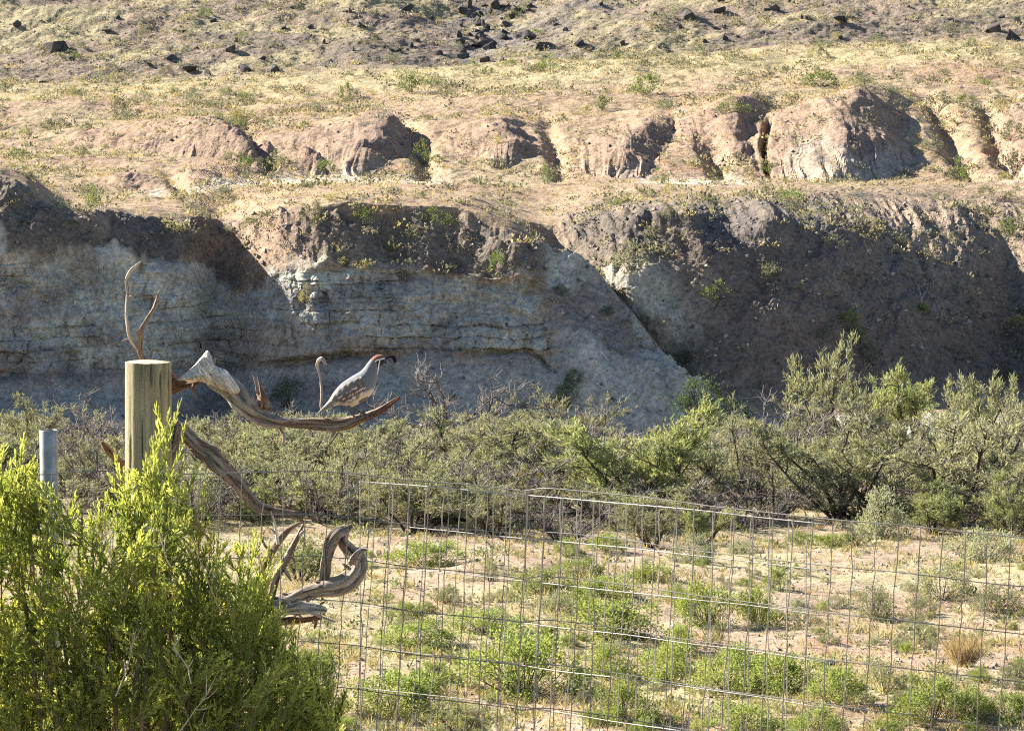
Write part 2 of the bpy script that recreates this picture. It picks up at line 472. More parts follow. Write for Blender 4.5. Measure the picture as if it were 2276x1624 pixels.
vert = ridged((XX + 0.45 * fbm(XX / 2, zz / 1.0, 50, 3)) / 2.1, zz / 6.0, 51, 3)
runn = ridged((XX + 0.2 * fbm(XX / 1.2, zz / 0.8, 58, 3)) / 0.55, zz / 3.0, 59, 2)
push = patch * (0.15 * (v1 - 0.5) + 0.24 * (v2 - 0.5) + 0.04 * (v3 - 0.5) - 0.05 * crack - 0.05 * crack2) - 0.55 * np.clip(vert, 0, 1) ** 2 - 0.24 * np.clip(runn, 0, 1) + 0.50 * fbm(XX / 3.4, zz / 3.0, 52, 4) + 0.17 * fbm(XX / 0.35, zz / 0.3, 53, 4)
edge = sstep(0.95, 1.15, T) * (1 - sstep(1.85, 2.1, T))
DD2 = DD - wall_g * edge * push * 0.85 - rwall * (0.18 * ridged(wx / 0.5, zz / 4, 55, 3) + 0.15 * fbm(XX, zz, 56, 3))
# undercut at the wall's foot
DD2 += wall_g * np.exp(-((T - 1.07) / 0.05) ** 2) * 0.45 * sstep(-0.2, 0.5, fbm(XX / 3, XX * 0, 57, 2) + 0.25)
XX2 = (XVG - 1138) / FPX * (DD2 * math.cos(PITCH) - (ZZ2 - EYE) * math.sin(PITCH))

# --- pigment
def mixc(c, col, w):
    return c * (1 - w[..., None]) + np.asarray(col, np.float32)[None, None, :] * w[..., None]
base = np.zeros(T.shape + (3,), np.float32)
base[:] = (0.375, 0.27, 0.18)
sand_n = fbm(XX / 5, DD / 5, 61, 4)
yel = sstep(-0.1, 0.6, fbm(XX / 6, DD / 4, 62, 4))
base = mixc(base, (0.385, 0.32, 0.20), yel * (terr * .4 + upper * 0.5))
base = mixc(base, (0.36, 0.235, 0.165), sstep(0.05, 0.6, sand_n) * (terr + upper) * 0.7)
base = mixc(base, (0.42, 0.36, 0.20), band(9.35, 10.0, 0.2) * 0.65)
mcol = np.zeros_like(base); mcol[:] = (0.295, 0.198, 0.148)
mcol = mixc(mcol, (0.26, 0.185, 0.145), sstep(-0.1, 0.5, fbm(XX / 2, DD / 2, 63, 3)))
zf7 = f7
pale = (1 - sstep(0.12, 0.34, zf7 + 0.14 * fbm(XX / 1.5, ZZ, 64, 3))) * sstep(550, 700, XVG) + 0.6 * (1 - sstep(0.2, 0.45, zf7)) * (1 - sstep(380, 450, XVG)) * sstep(200, 240, XVG)
pale = np.clip(pale, 0, 1)
mcol = mixc(mcol, (0.39, 0.325, 0.26), pale * 0.45)
base = base * (1 - mound[..., None]) + mcol * mound[..., None]
# pale grey badland foot at the right-hand mound
grey7 = mound * sstep(1720, 1800, XVG) * (1 - sstep(2130, 2190, XVG)) * (1 - sstep(0.3, 0.6, zf7 + 0.2 * fbm(XX / 1.5, ZZ, 65, 3)))
base = mixc(base, (0.36, 0.325, 0.275), grey7 * .8)
# dried mud washed out at the foot of the mounds
mud = band(6.72, 7.04, 0.10) * sstep(0.0, 0.45, fbm(XX / 4, XX * 0 + 3, 66, 2) + 0.15 + 0.9 * (np.exp(-((XVG - 460) / 130) ** 2) + np.exp(-((XVG - 800) / 130) ** 2) + np.exp(-((XVG - 1480) / 130) ** 2)) - 0.3)
base = mixc(base, (0.62, 0.54, 0.44), mud * (0.75 + 0.25 * np.clip(fbm(XX / .7, DD / .7, 67, 3), -1, 1)))
# scree: dark gravel over red-brown
sc_n = fbm(XX / 1.6, ZZ / 1.6, 68, 4)
scol = np.zeros_like(base); scol[:] = (0.185, 0.152, 0.122)
scol = mixc(scol, (0.27, 0.21, 0.158), sstep(0.0, 0.6, sc_n))
scol = mixc(scol, (0.12, 0.105, 0.10), sstep(0.1, 0.6, fbm(XX / 2.2, ZZ / 1.2, 69, 4)) * 0.7)
scol = mixc(scol, (0.36, 0.25, 0.18), np.exp(-((XVG - 600) / 90) ** 2) * band(2.0, 3.1) * 0.8)
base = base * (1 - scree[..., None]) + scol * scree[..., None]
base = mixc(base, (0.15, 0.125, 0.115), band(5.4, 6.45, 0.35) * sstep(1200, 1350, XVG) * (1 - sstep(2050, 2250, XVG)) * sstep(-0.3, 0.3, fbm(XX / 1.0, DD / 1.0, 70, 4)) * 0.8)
base = mixc(base, (0.34, 0.255, 0.185), band(5.0, 6.2, 0.3) * sstep(1820, 1980, XVG) * (0.55 + 0.4 * np.clip(fbm(XX / 1.5, DD / 1.5, 83, 3), -1, 1)))
# wall: grey-green siltstone with rusty beds
wcol = np.zeros_like(base); wcol[:] = (0.42, 0.405, 0.35)
wcol = mixc(wcol, (0.52, 0.51, 0.43), sstep(-0.1, 0.4, fbm(XX / 0.7, zz / 0.6, 72, 4)))
wcol = mixc(wcol, (0.33, 0.315, 0.285), sstep(0.1, 0.6, fbm(XX / 1.8, zz / 1.0, 73, 4)))
rust = sstep(0.1, 0.55, vnoise(strat_w * 1.5, XX * 0.14, 74) + 0.35 * fbm(XX / 2, zz / 0.6, 75, 3) + 0.55 * np.exp(-((XVG - 60) / 170) ** 2) * (1 - sstep(1.5, 1.75, T)) - 0.12)
wcol = mixc(wcol, (0.29, 0.195, 0.145), rust * 0.5)
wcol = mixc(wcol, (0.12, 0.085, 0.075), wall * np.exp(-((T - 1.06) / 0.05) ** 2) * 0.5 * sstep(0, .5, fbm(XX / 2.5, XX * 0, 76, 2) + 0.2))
wcol = wcol * (1 - 0.12 * crack - 0.08 * crack2)[..., None]
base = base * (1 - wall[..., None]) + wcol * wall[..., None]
base = mixc(base, (0.43, 0.43, 0.375), rwall)
tcol = np.zeros_like(base); tcol[:] = (0.35, 0.345, 0.31)
tcol = mixc(tcol, (0.47, 0.46, 0.40), sstep(0.0, 0.6, fbm(XX / 1.2, ZZ / 1.5, 77, 4)) * sstep(1.0, 1.6, T + sstep(1200, 1260, XVG)))
tcol = mixc(tcol, (0.24, 0.19, 0.165), sstep(0.1, 0.6, fbm(XX / 2.5, ZZ / 1, 78, 3)) * 0.7)
base = base * (1 - np.clip(talus, 0, 1)[..., None]) + tcol * np.clip(talus, 0, 1)[..., None]
# lower right slope is browner
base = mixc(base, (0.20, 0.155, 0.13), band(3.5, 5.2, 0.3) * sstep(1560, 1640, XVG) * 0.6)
# top slope
hcol = np.zeros_like(base); hcol[:] = (0.265, 0.205, 0.155)
hcol = mixc(hcol, (0.345, 0.29, 0.175), sstep(-0.1, 0.5, fbm(XX / 5, DD / 3, 79, 4)))
hcol = mixc(hcol, (0.205, 0.165, 0.13), sstep(0.1, 0.6, fbm(XX / 7, DD / 5, 80, 4)))
hcol = mixc(hcol, (0.16, 0.145, 0.14), (np.exp(-((XVG - 1060) / 90) ** 2) + 0.6 * np.exp(-((XVG - 1250) / 160) ** 2)) * 0.8 * sstep(-0.4, 0.4, fbm(XX / 2, DD / 2, 81, 4)))
base = base * (1 - hill[..., None]) + hcol * hill[..., None]
base *= (1 + 0.16 * fbm(XX / 0.35, (DD + ZZ) / 0.35, 82, 3))[..., None]
base = np.clip(base, 0.03, 0.75)

GRID = np.stack([XX2, DD2, ZZ2], -1)
idx = np.arange(NR * NC).reshape(NR, NC)
quads = np.stack([idx[:-1, :-1], idx[:-1, 1:], idx[1:, 1:], idx[1:, :-1]], -1).reshape(-1, 4)
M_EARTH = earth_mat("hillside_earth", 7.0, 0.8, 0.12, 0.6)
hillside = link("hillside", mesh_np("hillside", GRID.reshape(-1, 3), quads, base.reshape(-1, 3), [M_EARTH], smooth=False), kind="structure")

# ------------------------------------------------------------------ valley ground
def ground_z(x, y):
    z = np.interp(y, [-60, 9.2, 11, 20, 36, 42, 55, 75, 95, 110], [EYE - 2.05, EYE - 2.05, EYE - 2.35, EYE - 4.35, EYE - 7.55, EYE - 7.85, EYE - 8.15, EYE - 9.25, EYE - 10.55, EYE - 11.6])
    w = sstep(30, 42, y)
    return z + w * (0.16 * fbm(x / 6, y / 6, 101, 3) + 0.06 * fbm(x / 1.3, y / 1.3, 102, 3) + 0.016 * fbm(x / .3, y / .3, 103, 2)) + (1 - w) * 0.03 * fbm(x / 1.1, y / 1.1, 104, 3)

gd = np.concatenate([np.linspace(-40, 6, 20), np.linspace(7, 36, 40), 1 / np.linspace(1 / 37.0, 1 / 108.0, 260)])
gu = np.concatenate([np.linspace(-1.6, -0.19, 50), np.linspace(-0.185, 0.185, 420), np.linspace(0.19, 1.6, 50)])
GY = gd[:, None] + 0 * gu[None, :]
GX = gu[None, :] * np.maximum(GY, 25 + 0 * GY) * 1.0
GZ = ground_z(GX, GY)
gcol = np.zeros(GX.shape + (3,)); gcol[:] = (0.43, 0.32, 0.225)
gn = fbm(GX / 4, GY / 5, 105, 4)
gcol = mixc(gcol, (0.41, 0.295, 0.205), sstep(0.0, 0.5, gn))
gcol = mixc(gcol, (0.44, 0.38, 0.215), sstep(0.05, 0.5, fbm(GX / 3, GY / 3, 106, 4)) * 0.7)
px, py, _ = pos(2010, 1445, 46.5)
gcol = mixc(gcol, (0.46, 0.20, 0.11), 0.8 * np.exp(-((GX - px) / 1.3) ** 2 - ((GY - 46.3) / 1.0) ** 2) * sstep(-0.2, 0.3, fbm(GX / .5, GY / .6, 107, 3)))
gcol = mixc(gcol, (0.23, 0.18, 0.14), sstep(56, 62, GY) * sstep(-0.4, 0.4, fbm(GX / 2, GY / 2, 108, 3)) * 0.7)
gcol = gcol * (1 + 0.15 * fbm(GX / .2, GY / .25, 109, 3))[..., None]
gidx = np.arange(GX.size).reshape(GX.shape)
gq = np.stack([gidx[:-1, :-1], gidx[:-1, 1:], gidx[1:, 1:], gidx[1:, :-1]], -1).reshape(-1, 4)
M_GROUND = earth_mat("valley_soil", 13.0, 0.8, 0.06, 0.6)
ground = link("ground", mesh_np("ground", np.stack([GX, GY, GZ], -1).reshape(-1, 3), gq, np.clip(gcol, .03, .7).reshape(-1, 3), [M_GROUND]), kind="structure")

# coarse copy of the land for finding where things stand
st = 4
ci = np.unique(np.concatenate([np.arange(0, NC, st), [NC - 1]])); ri = np.unique(np.concatenate([np.arange(0, NR, 3), [NR - 1]]))
CG = GRID[np.ix_(ri, ci)]
cidx = np.arange(CG.shape[0] * CG.shape[1]).reshape(CG.shape[:2])
cq = np.stack([cidx[:-1, :-1], cidx[:-1, 1:], cidx[1:, 1:], cidx[1:, :-1]], -1).reshape(-1, 4)
BVH = BVHTree.FromPolygons([tuple(v) for v in CG.reshape(-1, 3).tolist()], cq.tolist())

def on_hill(x, y):
    """land point at picture place (x, y)"""
    p = vp(x, y, 50.0)
    d = (p - Vector((0, 0, EYE))).normalized()
    h = BVH.ray_cast(Vector((0, 0, EYE)), d, 400)
    return h[0]

def on_flat(x, y):
    """point of the valley ground at picture place (x, y)"""
    lo, hi = 37.0, 100.0
    for _ in range(40):
        m = (lo + hi) / 2
        p = vp(x, y, m)
        if p.z > float(ground_z(p.x, p.y)):
            lo = m
        else:
            hi = m
    return vp(x, y, lo)
# ------------------------------------------------------------------ plants and stones: shapes
class Tubes:
    """collects tapering tubes along polylines"""
    def __init__(self):
        self.V = []; self.F = []; self.C = []; self.n = 0
    def add(self, pts, rad, sides, col):
        pts = np.asarray(pts, float); m = len(pts)
        tan = np.gradient(pts, axis=0); tan /= np.linalg.norm(tan, axis=1)[:, None] + 1e-9
        ref = np.array([0.31, 0.17, 0.93]) if abs(tan[0][2]) < 0.8 else np.array([0.93, 0.2, 0.1])
        u = np.cross(tan, ref); u /= np.linalg.norm(u, axis=1)[:, None] + 1e-9
        w = np.cross(tan, u)
        a = np.linspace(0, 2 * np.pi, sides, endpoint=False)
        ring = pts[:, None, :] + np.asarray(rad)[:, None, None] * (np.cos(a)[None, :, None] * u[:, None, :] + np.sin(a)[None, :, None] * w[:, None, :])
        self.V.append(ring.reshape(-1, 3))
        i = np.arange(m * sides).reshape(m, sides) + self.n
        j = np.roll(i, -1, 1)
        self.F.append(np.stack([i[:-1], j[:-1], j[1:], i[1:]], -1).reshape(-1, 4))
        self.C.append(np.tile(np.asarray(col, float), (m * sides, 1)))
        self.n += m * sides
    def arrays(self):
        return np.concatenate(self.V), np.concatenate(self.F), np.concatenate(self.C)

def unit(v):
    return v / (np.linalg.norm(v, axis=-1, keepdims=True) + 1e-9)

def leaf_quads(rng, P, D, L, W, col, cvar=0.2):
    """diamond leaves at P pointing along D"""
    n = len(P); D = unit(D)
    s = unit(np.cross(D, rng.normal(size=(n, 3))))
    nrm = np.cross(D, s)
    L = np.broadcast_to(L, n)[:, None]; W = np.broadcast_to(W, n)[:, None]
    b = P; tip = P + D * L + nrm * L * 0.12 * rng.normal(size=(n, 1))
    mid = P + D * L * 0.5
    V = np.stack([b, mid + s * W * 0.5, tip, mid - s * W * 0.5], 1).reshape(-1, 3)
    F = np.arange(4 * n).reshape(n, 4)
    c = np.asarray(col, float) * (1 + cvar * rng.normal(size=(n, 1)))
    c = np.clip(np.repeat(c, 4, 0), 0.01, 0.8)
    return V, F, c

def polyline(rng, p, d, length, n, curl=0.15, up=0.0):
    pts = [np.array(p, float)]
    d = np.array(d, float)
    for i in range(n):
        d = unit(d + curl * rng.normal(size=3) + np.array([0, 0, up]))
        pts.append(pts[-1] + d * length / n)
    return np.array(pts)

def at_frac(pts, f):
    x = f * (len(pts) - 1); i = min(int(x), len(pts) - 2)
    return pts[i] + (pts[i + 1] - pts[i]) * (x - i), unit(pts[i + 1] - pts[i])

M_BARK = attr_mat("dry_bark", 0.9, 0.1)
M_LEAF = leaf_mat("shrub_leaf", 0.38, 0.2)

def tall_shrub(seed, leafy=1.0, stems=8, col=(0.2, 0.23, 0.1), bark=(0.075, 0.062, 0.052), twigcol=(0.20, 0.175, 0.15), width=0.55, twigs=5, leaf=(0.052, 0.0085), lift=0.09, nsec=8):
    """feathery shrub one unit high: returns branches mesh and foliage mesh"""
    rng = np.random.default_rng(seed)
    tb = Tubes(); LP = []; LD = []
    for s in range(stems):
        az = 2 * np.pi * (s + rng.random()) / stems
        lean = rng.uniform(0.12, 0.95) * width * 1.5
        d = unit(np.array([math.cos(az) * lean, math.sin(az) * lean, 1.0]))
        L = rng.uniform(0.62, 1.02) * (1.0 - 0.18 * lean)
        main = polyline(rng, [0.05 * math.cos(az), 0.05 * math.sin(az), -0.04], d, L, 7, 0.16, 0.02)
        tb.add(main, np.linspace(0.017, 0.004, 8) * rng.uniform(.7, 1.2), 5, bark)
        for k in range(nsec):
            f = rng.uniform(0.1, 1.0)
            p, t = at_frac(main, f)
            sd = unit(t + 0.85 * rng.normal(size=3) + np.array([math.cos(az) * .3, math.sin(az) * .3, 0.15]))
            l2 = rng.uniform(0.14, 0.36) * (1.15 - 0.45 * f)
            sec = polyline(rng, p, sd, l2, 4, 0.2, 0.06)
            tb.add(sec, np.linspace(0.0065, 0.0025, 5), 3, np.array(bark) * 1.2)
            for q in range(twigs):
                p2, t2 = at_frac(sec, rng.uniform(0.2, 1.0))
                td = unit(t2 + 0.7 * rng.normal(size=3) + np.array([0, 0, 0.3]))
                tw = polyline(rng, p2, td, rng.uniform(0.06, 0.17), 3, 0.22, lift)
                tb.add(tw, np.linspace(0.0030, 0.0013, 4), 3, np.array(twigcol) * rng.uniform(0.7, 1.4))
                nl = int(24 * leafy * rng.uniform(0.3, 1.5)) if f > 0.22 else 0
                for _ in range(nl):
                    p3, t3 = at_frac(tw, rng.random())
                    LP.append(p3); LD.append(t3 + 0.55 * rng.normal(size=3) + np.array([0, 0, 0.35]))
    V, F, C = tb.arrays()
    branches = mesh_np("branches", V, F, C, [M_BARK])
    if not LP:
        return [("branches", branches)]
    LP = np.array(LP); LD = np.array(LD); n = len(LP)
    LP = LP + 0.012 * rng.normal(size=LP.shape)
    V, F, C = leaf_quads(rng, LP, LD, leaf[0] * rng.uniform(.6, 1.4, n), leaf[1] * rng.uniform(.7, 1.4, n), col, 0.22)
    warm = np.repeat(sstep(0.5, 1.0, LP[:, 2])[:, None], 4, 0) * rng.uniform(0, 1, (4 * n, 1))
    return [("branches", branches), ("foliage", mesh_np("foliage", V, F, C, [M_LEAF], smooth=False))]

def round_shrub(seed, col=(0.13, 0.185, 0.05), leaves=1900, wide=0.85, leaf=(0.058, 0.032), bark=(0.13, 0.10, 0.08), clumps=42, tip=None, stems=16):
    """low rounded shrub one unit high with clumped leaves"""
    rng = np.random.default_rng(seed)
    tb = Tubes(); P = []; D = []
    az = rng.uniform(0, 2 * np.pi, clumps); cz = rng.uniform(0.0, 1, clumps) ** 1.1
    rad = np.sqrt(np.clip(1 - (cz * 0.97) ** 2.2, 0.02, 1)) * rng.uniform(0.25, 1.0, clumps) ** 0.5 * wide
    lob = 1 + 0.22 * np.sin(az * 2 + seed) + 0.15 * np.sin(az * 3 + 2 * seed)
    cx = rad * lob * np.cos(az); cy = rad * lob * np.sin(az); cz = 0.08 + 0.86 * cz * (1 + 0.12 * np.sin(az * 2 + seed))
    cs = rng.uniform(0.10, 0.22, clumps)
    for i in range(clumps):
        n = int(leaves / clumps * rng.uniform(0.5, 1.5))
        o = rng.normal(size=(n, 3)) * cs[i] * np.array([0.55, 0.55, 0.6])
        c = np.array([cx[i], cy[i], cz[i]])
        P.append(c + o); D.append(unit(o) + np.array([0, 0, 0.55]) + 0.5 * unit(c) + 0.5 * rng.normal(size=(n, 3)))
        if i < stems * 2:
            m = c * 0.5 + np.array([0, 0, -0.08]) + 0.05 * rng.normal(size=3)
            tb.add(np.array([[0.12 * c[0], 0.12 * c[1], -0.05], m, c + np.array([0, 0, 0.02])]), [0.016, 0.010, 0.004], 3, np.array(bark) * rng.uniform(.7, 1.3))
    for i in range(stems):       # bare twigs that poke out
        a = rng.uniform(0, 2 * np.pi); d = np.array([math.cos(a) * 0.9 * wide, math.sin(a) * 0.9 * wide, rng.uniform(0.3, 1.0)])
        tb.add(polyline(rng, 0.3 * d, d, 0.7 * rng.uniform(.7, 1.15), 4, .15), np.linspace(0.006, 0.002, 5), 3, np.array(bark) * rng.uniform(.9, 1.7))
    P = np.concatenate(P); D = np.concatenate(D)
    keep = P[:, 2] > 0.0
    P = P[keep]; D = D[keep]; n = len(P)
    V, F, C = leaf_quads(rng, P, D, leaf[0] * rng.uniform(.6, 1.4, n), leaf[1] * rng.uniform(.7, 1.3, n), col, 0.2)
    if tip is not None:
        w = np.repeat((rng.random(n) < 0.35).astype(float), 4)[:, None]
        C = C * (1 - w) + np.asarray(tip) * w
    bv, bf, bc = tb.arrays()
    return [("branches", mesh_np("branches", bv, bf, bc, [M_BARK])), ("foliage", mesh_np("foliage", V, F, C, [M_LEAF], smooth=False))]

def tuft(seed, col, blades=90, wide=0.45, bw=0.02):
    """upright dry tuft one unit high"""
    rng = np.random.default_rng(seed)
    a = rng.uniform(0, 2 * np.pi, blades); r = rng.uniform(0.0, 0.16, blades)
    P = np.stack([r * np.cos(a), r * np.sin(a), 0 * a], 1)
    D = np.stack([np.cos(a) * rng.uniform(0, wide, blades) * 1.6, np.sin(a) * rng.uniform(0, wide, blades) * 1.6, np.ones(blades)], 1)
    V, F, C = leaf_quads(rng, P, D, rng.uniform(0.5, 1.0, blades), bw, col, 0.2)
    return V, F, C

def rock_mesh(name, seed, flat=0.75, n=26, mat=None, col=(0.05, 0.047, 0.047)):
    rng = np.random.default_rng(seed)
    p = unit(rng.normal(size=(n, 3))) * rng.uniform(0.55, 1.15, (n, 1)) * 0.5
    p = p * rng.uniform(0.7, 1.25, (1, 3))
    p[:, 2] = p[:, 2] * flat
    p[:, 2] = np.maximum(p[:, 2], -0.22)
    bm = bmesh.new()
    for v in p:
        bm.verts.new(v)
    r = bmesh.ops.convex_hull(bm, input=bm.verts)
    bmesh.ops.delete(bm, geom=[v for v in bm.verts if not v.link_faces], context='VERTS')
    bmesh.ops.bevel(bm, geom=list(bm.edges), offset=0.02, segments=1, affect='EDGES')
    me = bpy.data.meshes.new(name); bm.to_mesh(me); bm.free()
    nv = len(me.vertices)
    c = np.ones((nv, 4), np.float32); c[:, :3] = np.asarray(col) * (1 + 0.25 * rng.normal(size=(nv, 1)))
    at = me.color_attributes.new("Col", 'FLOAT_COLOR', 'POINT'); at.data.foreach_set("color", np.clip(c, 0.01, 1).ravel())
    me.materials.append(mat)
    return me

M_ROCK = earth_mat("rock", 11.0, 0.7, 0.05, 0.5)

PROTO = {}
for i in range(4):
    PROTO["tamarisk%d" % i] = tall_shrub(200 + i, 1.0, 8 + i % 2, (0.285, 0.295, 0.185), width=0.6)
for i in range(2):
    PROTO["bright%d" % i] = tall_shrub(210 + i, 1.25, 8, (0.30, 0.33, 0.16), width=0.6)
for i in range(3):
    PROTO["thin%d" % i] = tall_shrub(220 + i, 0.7, 8, (0.30, 0.30, 0.205), width=0.65, twigcol=(0.20, 0.175, 0.155))
for i in range(3):
    PROTO["bare%d" % i] = tall_shrub(230 + i, 0.0, 9, bark=(0.10, 0.088, 0.082), twigcol=(0.25, 0.22, 0.20), width=0.75, twigs=6, nsec=9)
for i in range(2):
    PROTO["mustard%d" % i] = round_shrub(240 + i, (0.27, 0.20, 0.055), 1900, 0.7)
for i in range(4):
    PROTO["green%d" % i] = round_shrub(250 + i, (0.22, 0.275, 0.085), 5200, 0.85, tip=(0.34, 0.39, 0.13))
for i in range(3):
    PROTO["grey%d" % i] = round_shrub(260 + i, (0.225, 0.235, 0.145), 3900, 0.9, tip=(0.29, 0.29, 0.20))
for i in range(2):
    PROTO["sage%d" % i] = round_shrub(270 + i, (0.30, 0.315, 0.22), 3900, 0.8, tip=(0.37, 0.39, 0.29))
for i in range(2):
    PROTO["dark%d" % i] = round_shrub(280 + i, (0.062, 0.095, 0.040), 1900, 0.7)
for i in range(2):
    PROTO["yellow%d" % i] = round_shrub(290 + i, (0.36, 0.345, 0.13), 1300, 0.9)
V_, F_, C_ = tuft(300, (0.40, 0.30, 0.18), 420, 0.5, 0.013)
PROTO["rust0"] = [("stalks", mesh_np("stalks", V_, F_, C_, [M_LEAF], smooth=False))]
for i in range(3):           # small far shrubs: one mesh, no parts
    for nm, c, tp in (("hgrey", (0.17, 0.175, 0.125), (0.25, 0.25, 0.18)), ("hgreen", (0.155, 0.195, 0.075), (0.22, 0.26, 0.10)), ("hyel", (0.34, 0.31, 0.165), (0.40, 0.36, 0.20))):
        PROTO["%s%d" % (nm, i)] = round_shrub(310 + i, c, 700, 0.85, (0.11, 0.06), clumps=22, tip=tp, stems=6)
KINDS = {}
for k in PROTO:
    KINDS.setdefault(k.rstrip("0123456789"), []).append(k)
SIZE = {}
for k, pr in PROTO.items():
    me = pr[-1][1]
    co = np.empty(len(me.vertices) * 3, np.float32); me.vertices.foreach_get("co", co); co = co.reshape(-1, 3)
    SIZE[k] = (2 * float(np.percentile(np.hypot(co[:, 0], co[:, 1]), 91)), float(np.percentile(co[:, 2], 98)))
_turn = {}
_rs = random.Random(5)

def plant(kind, name, p, w, h, label, category, group=None, parts=True):
    """one plant standing at p, w metres wide and h high"""
    ks = KINDS[kind]; _turn[kind] = _turn.get(kind, -1) + 1
    pr = PROTO[ks[_turn[kind] % len(ks)]]
    wide, tall = SIZE[ks[_turn[kind] % len(ks)]]
    sc = (w / wide, w / wide, h / tall)
    rz = _rs.uniform(0, 6.28)
    if len(pr) == 1:
        o = link(name, pr[0][1]); tag(o, label, category, group)
        o.location = p; o.scale = sc; o.rotation_euler = (0, 0, rz)
        return o
    t = thing(name, p, label, category, group, rz, sc)
    for pn, me in pr:
        link(pn, me, t)
    return t

# ------------------------------------------------------------------ shrubs of the thicket along the wash
def flat_plant(kind, name, x, y, w, h, label, category, group=None):
    p = on_flat(x, y); s = p.y / FPX
    p.z -= 0.02
    return plant(kind, name, p, w * s * 1.12, h * s * 1.06, label, category, group)

THICKET = [
 ("tamarisk", 1100, 1075, 330, 155, "feathery green tamarisk in the thicket right of the quail's branch tip"),
 ("bright", 1450, 1135, 330, 235, "tallest bright green tamarisk at the middle of the thicket, below the pale spur"),
 ("bright", 1335, 1120, 150, 130, "small lime green tamarisk just left of the tallest bright one"),
 ("thin", 1660, 1120, 260, 190, "grey-green tamarisk right of the tallest bright green one"),
 ("tamarisk", 1880, 1150, 390, 215, "broad dark-stemmed tamarisk at the front of the thicket, right of centre"),
 ("thin", 2120, 1140, 350, 230, "wide twiggy tamarisk near the right end of the thicket"),
 ("tamarisk", 1850, 1025, 230, 255, "tall tamarisk at the back of the thicket against the shaded right slope"),
 ("bright", 2010, 1000, 170, 180, "yellow-green bush top rising behind the thicket on the right"),
 ("tamarisk", 2190, 1030, 190, 195, "dusty green tamarisk behind the thicket near the right edge"),
 ("tamarisk", 560, 1065, 250, 125, "olive tamarisk just right of the wooden post, under the sloping limb's top"),
 ("tamarisk", 730, 1075, 260, 130, "olive tamarisk under the middle of the quail's branch"),
 ("tamarisk", 900, 1110, 240, 140, "green tamarisk below the upturned tip of the quail's branch"),
 ("sage", 455, 1155, 130, 115, "pale grey shrub right behind the top of the foreground bush"),
 ("bright", 570, 1160, 130, 110, "yellow-green shrub left of the sloping driftwood limb"),
 ("bright", 700, 1150, 120, 110, "yellow-green shrub right of the sloping driftwood limb"),
 ("tamarisk", 175, 1105, 150, 115, "green tamarisk between the metal pipe and the wooden post"),
 ("tamarisk", 930, 1185, 230, 130, "olive shrub behind the cut left edge of the second wire panel"),
 ("mustard", 1175, 1125, 115, 85, "mustard-brown bush in the thicket behind the dip in the top wire"),
 ("bright", 690, 985, 140, 45, "bright green bush top under the middle of the quail's branch"),
 ("bare", 1000, 985, 300, 170, "grey leafless brush right of the quail's branch, against the cliff foot"),
 ("bare", 520, 1030, 230, 140, "bare twiggy brush in shade below the flared root"),
 ("bare", 1720, 1050, 280, 160, "leafless grey brush behind the thicket, below the shaded ravine"),
 ("bare", 2170, 960, 220, 110, "bare brush behind the thicket near the right edge"),
 ("bare", 1250, 1200, 220, 100, "bare grey brush at the front of the thicket near mid picture"),
 ("bare", 2040, 1140, 210, 120, "dead grey brush at the front of the thicket on the right"),
 ("bare", 270, 1060, 190, 150, "dead twigs standing behind the gap between pipe and post"),
 ("bare", 1640, 1175, 220, 120, "dead grey brush under the grey-green tamarisk, right of centre"),
 ("sage", 1790, 1130, 130, 90, "silvery sage under the broad dark-stemmed tamarisk"),
 ("sage", 1730, 1045, 90, 60, "silvery sage half hidden in the thicket right of centre"),
 ("sage", 1635, 985, 90, 60, "pale sage top at the back of the thicket"),
 ("bright", 2080, 1185, 150, 110, "lime green shrub in front of the twiggy tamarisk on the right"),
 ("bright", 2240, 1190, 150, 130, "lime green shrub at the right edge of the thicket"),
 ("bright", 1560, 1210, 120, 100, "lime green shrub at the thicket's front, left of the silvery sage"),
 ("tamarisk", 1450, 1215, 170, 110, "olive shrub at the thicket's front below the tallest bright tamarisk"),
 ("sage", 1960, 1195, 150, 110, "grey sage at the thicket's front, right of the dark hollow"),
 ("thin", 2290, 1100, 250, 200, "twiggy tamarisk cut by the right picture edge"),
 ("thin", 1270, 1080, 230, 120, "grey-green tamarisk at the back, left of the lime green one"),
 ("tamarisk", 1560, 1060, 260, 120, "grey-green tamarisk at the back, between the two tallest"),
 ("tamarisk", 340, 1140, 190, 120, "olive tamarisk hidden mostly by the wooden post"),
 ("tamarisk", 20, 1090, 190, 120, "olive tamarisk at the left edge behind the foreground bush"),
 ("thin", 1100, 1190, 210, 120, "grey twiggy shrub left of the mustard-brown bush"),
 ("thin", 820, 1170, 190, 110, "grey twiggy shrub above the looped driftwood"),
 ("thin", 640, 1120, 230, 110, "grey twiggy shrub behind the lower end of the sloping limb"),
 ("thin", 2000, 1080, 300, 170, "grey-green tamarisk in the second row of the thicket on the right"),
 ("tamarisk", 1760, 1090, 240, 140, "olive tamarisk in the second row, left of the broad dark-stemmed one"),
]
for k, x, y, w, h, lab in THICKET:
    nm, cat = {"tamarisk": ("tamarisk_shrub", "tamarisk"), "bright": ("tamarisk_shrub", "tamarisk"), "thin": ("tamarisk_shrub", "tamarisk"), "bare": ("dead_shrub", "dead shrub"), "sage": ("sagebrush", "sagebrush"), "mustard": ("dry_bush", "bush")}[k]
    flat_plant(k, nm, x, y, w, h * 0.93, lab, cat, "shrubs of the thicket along the wash")
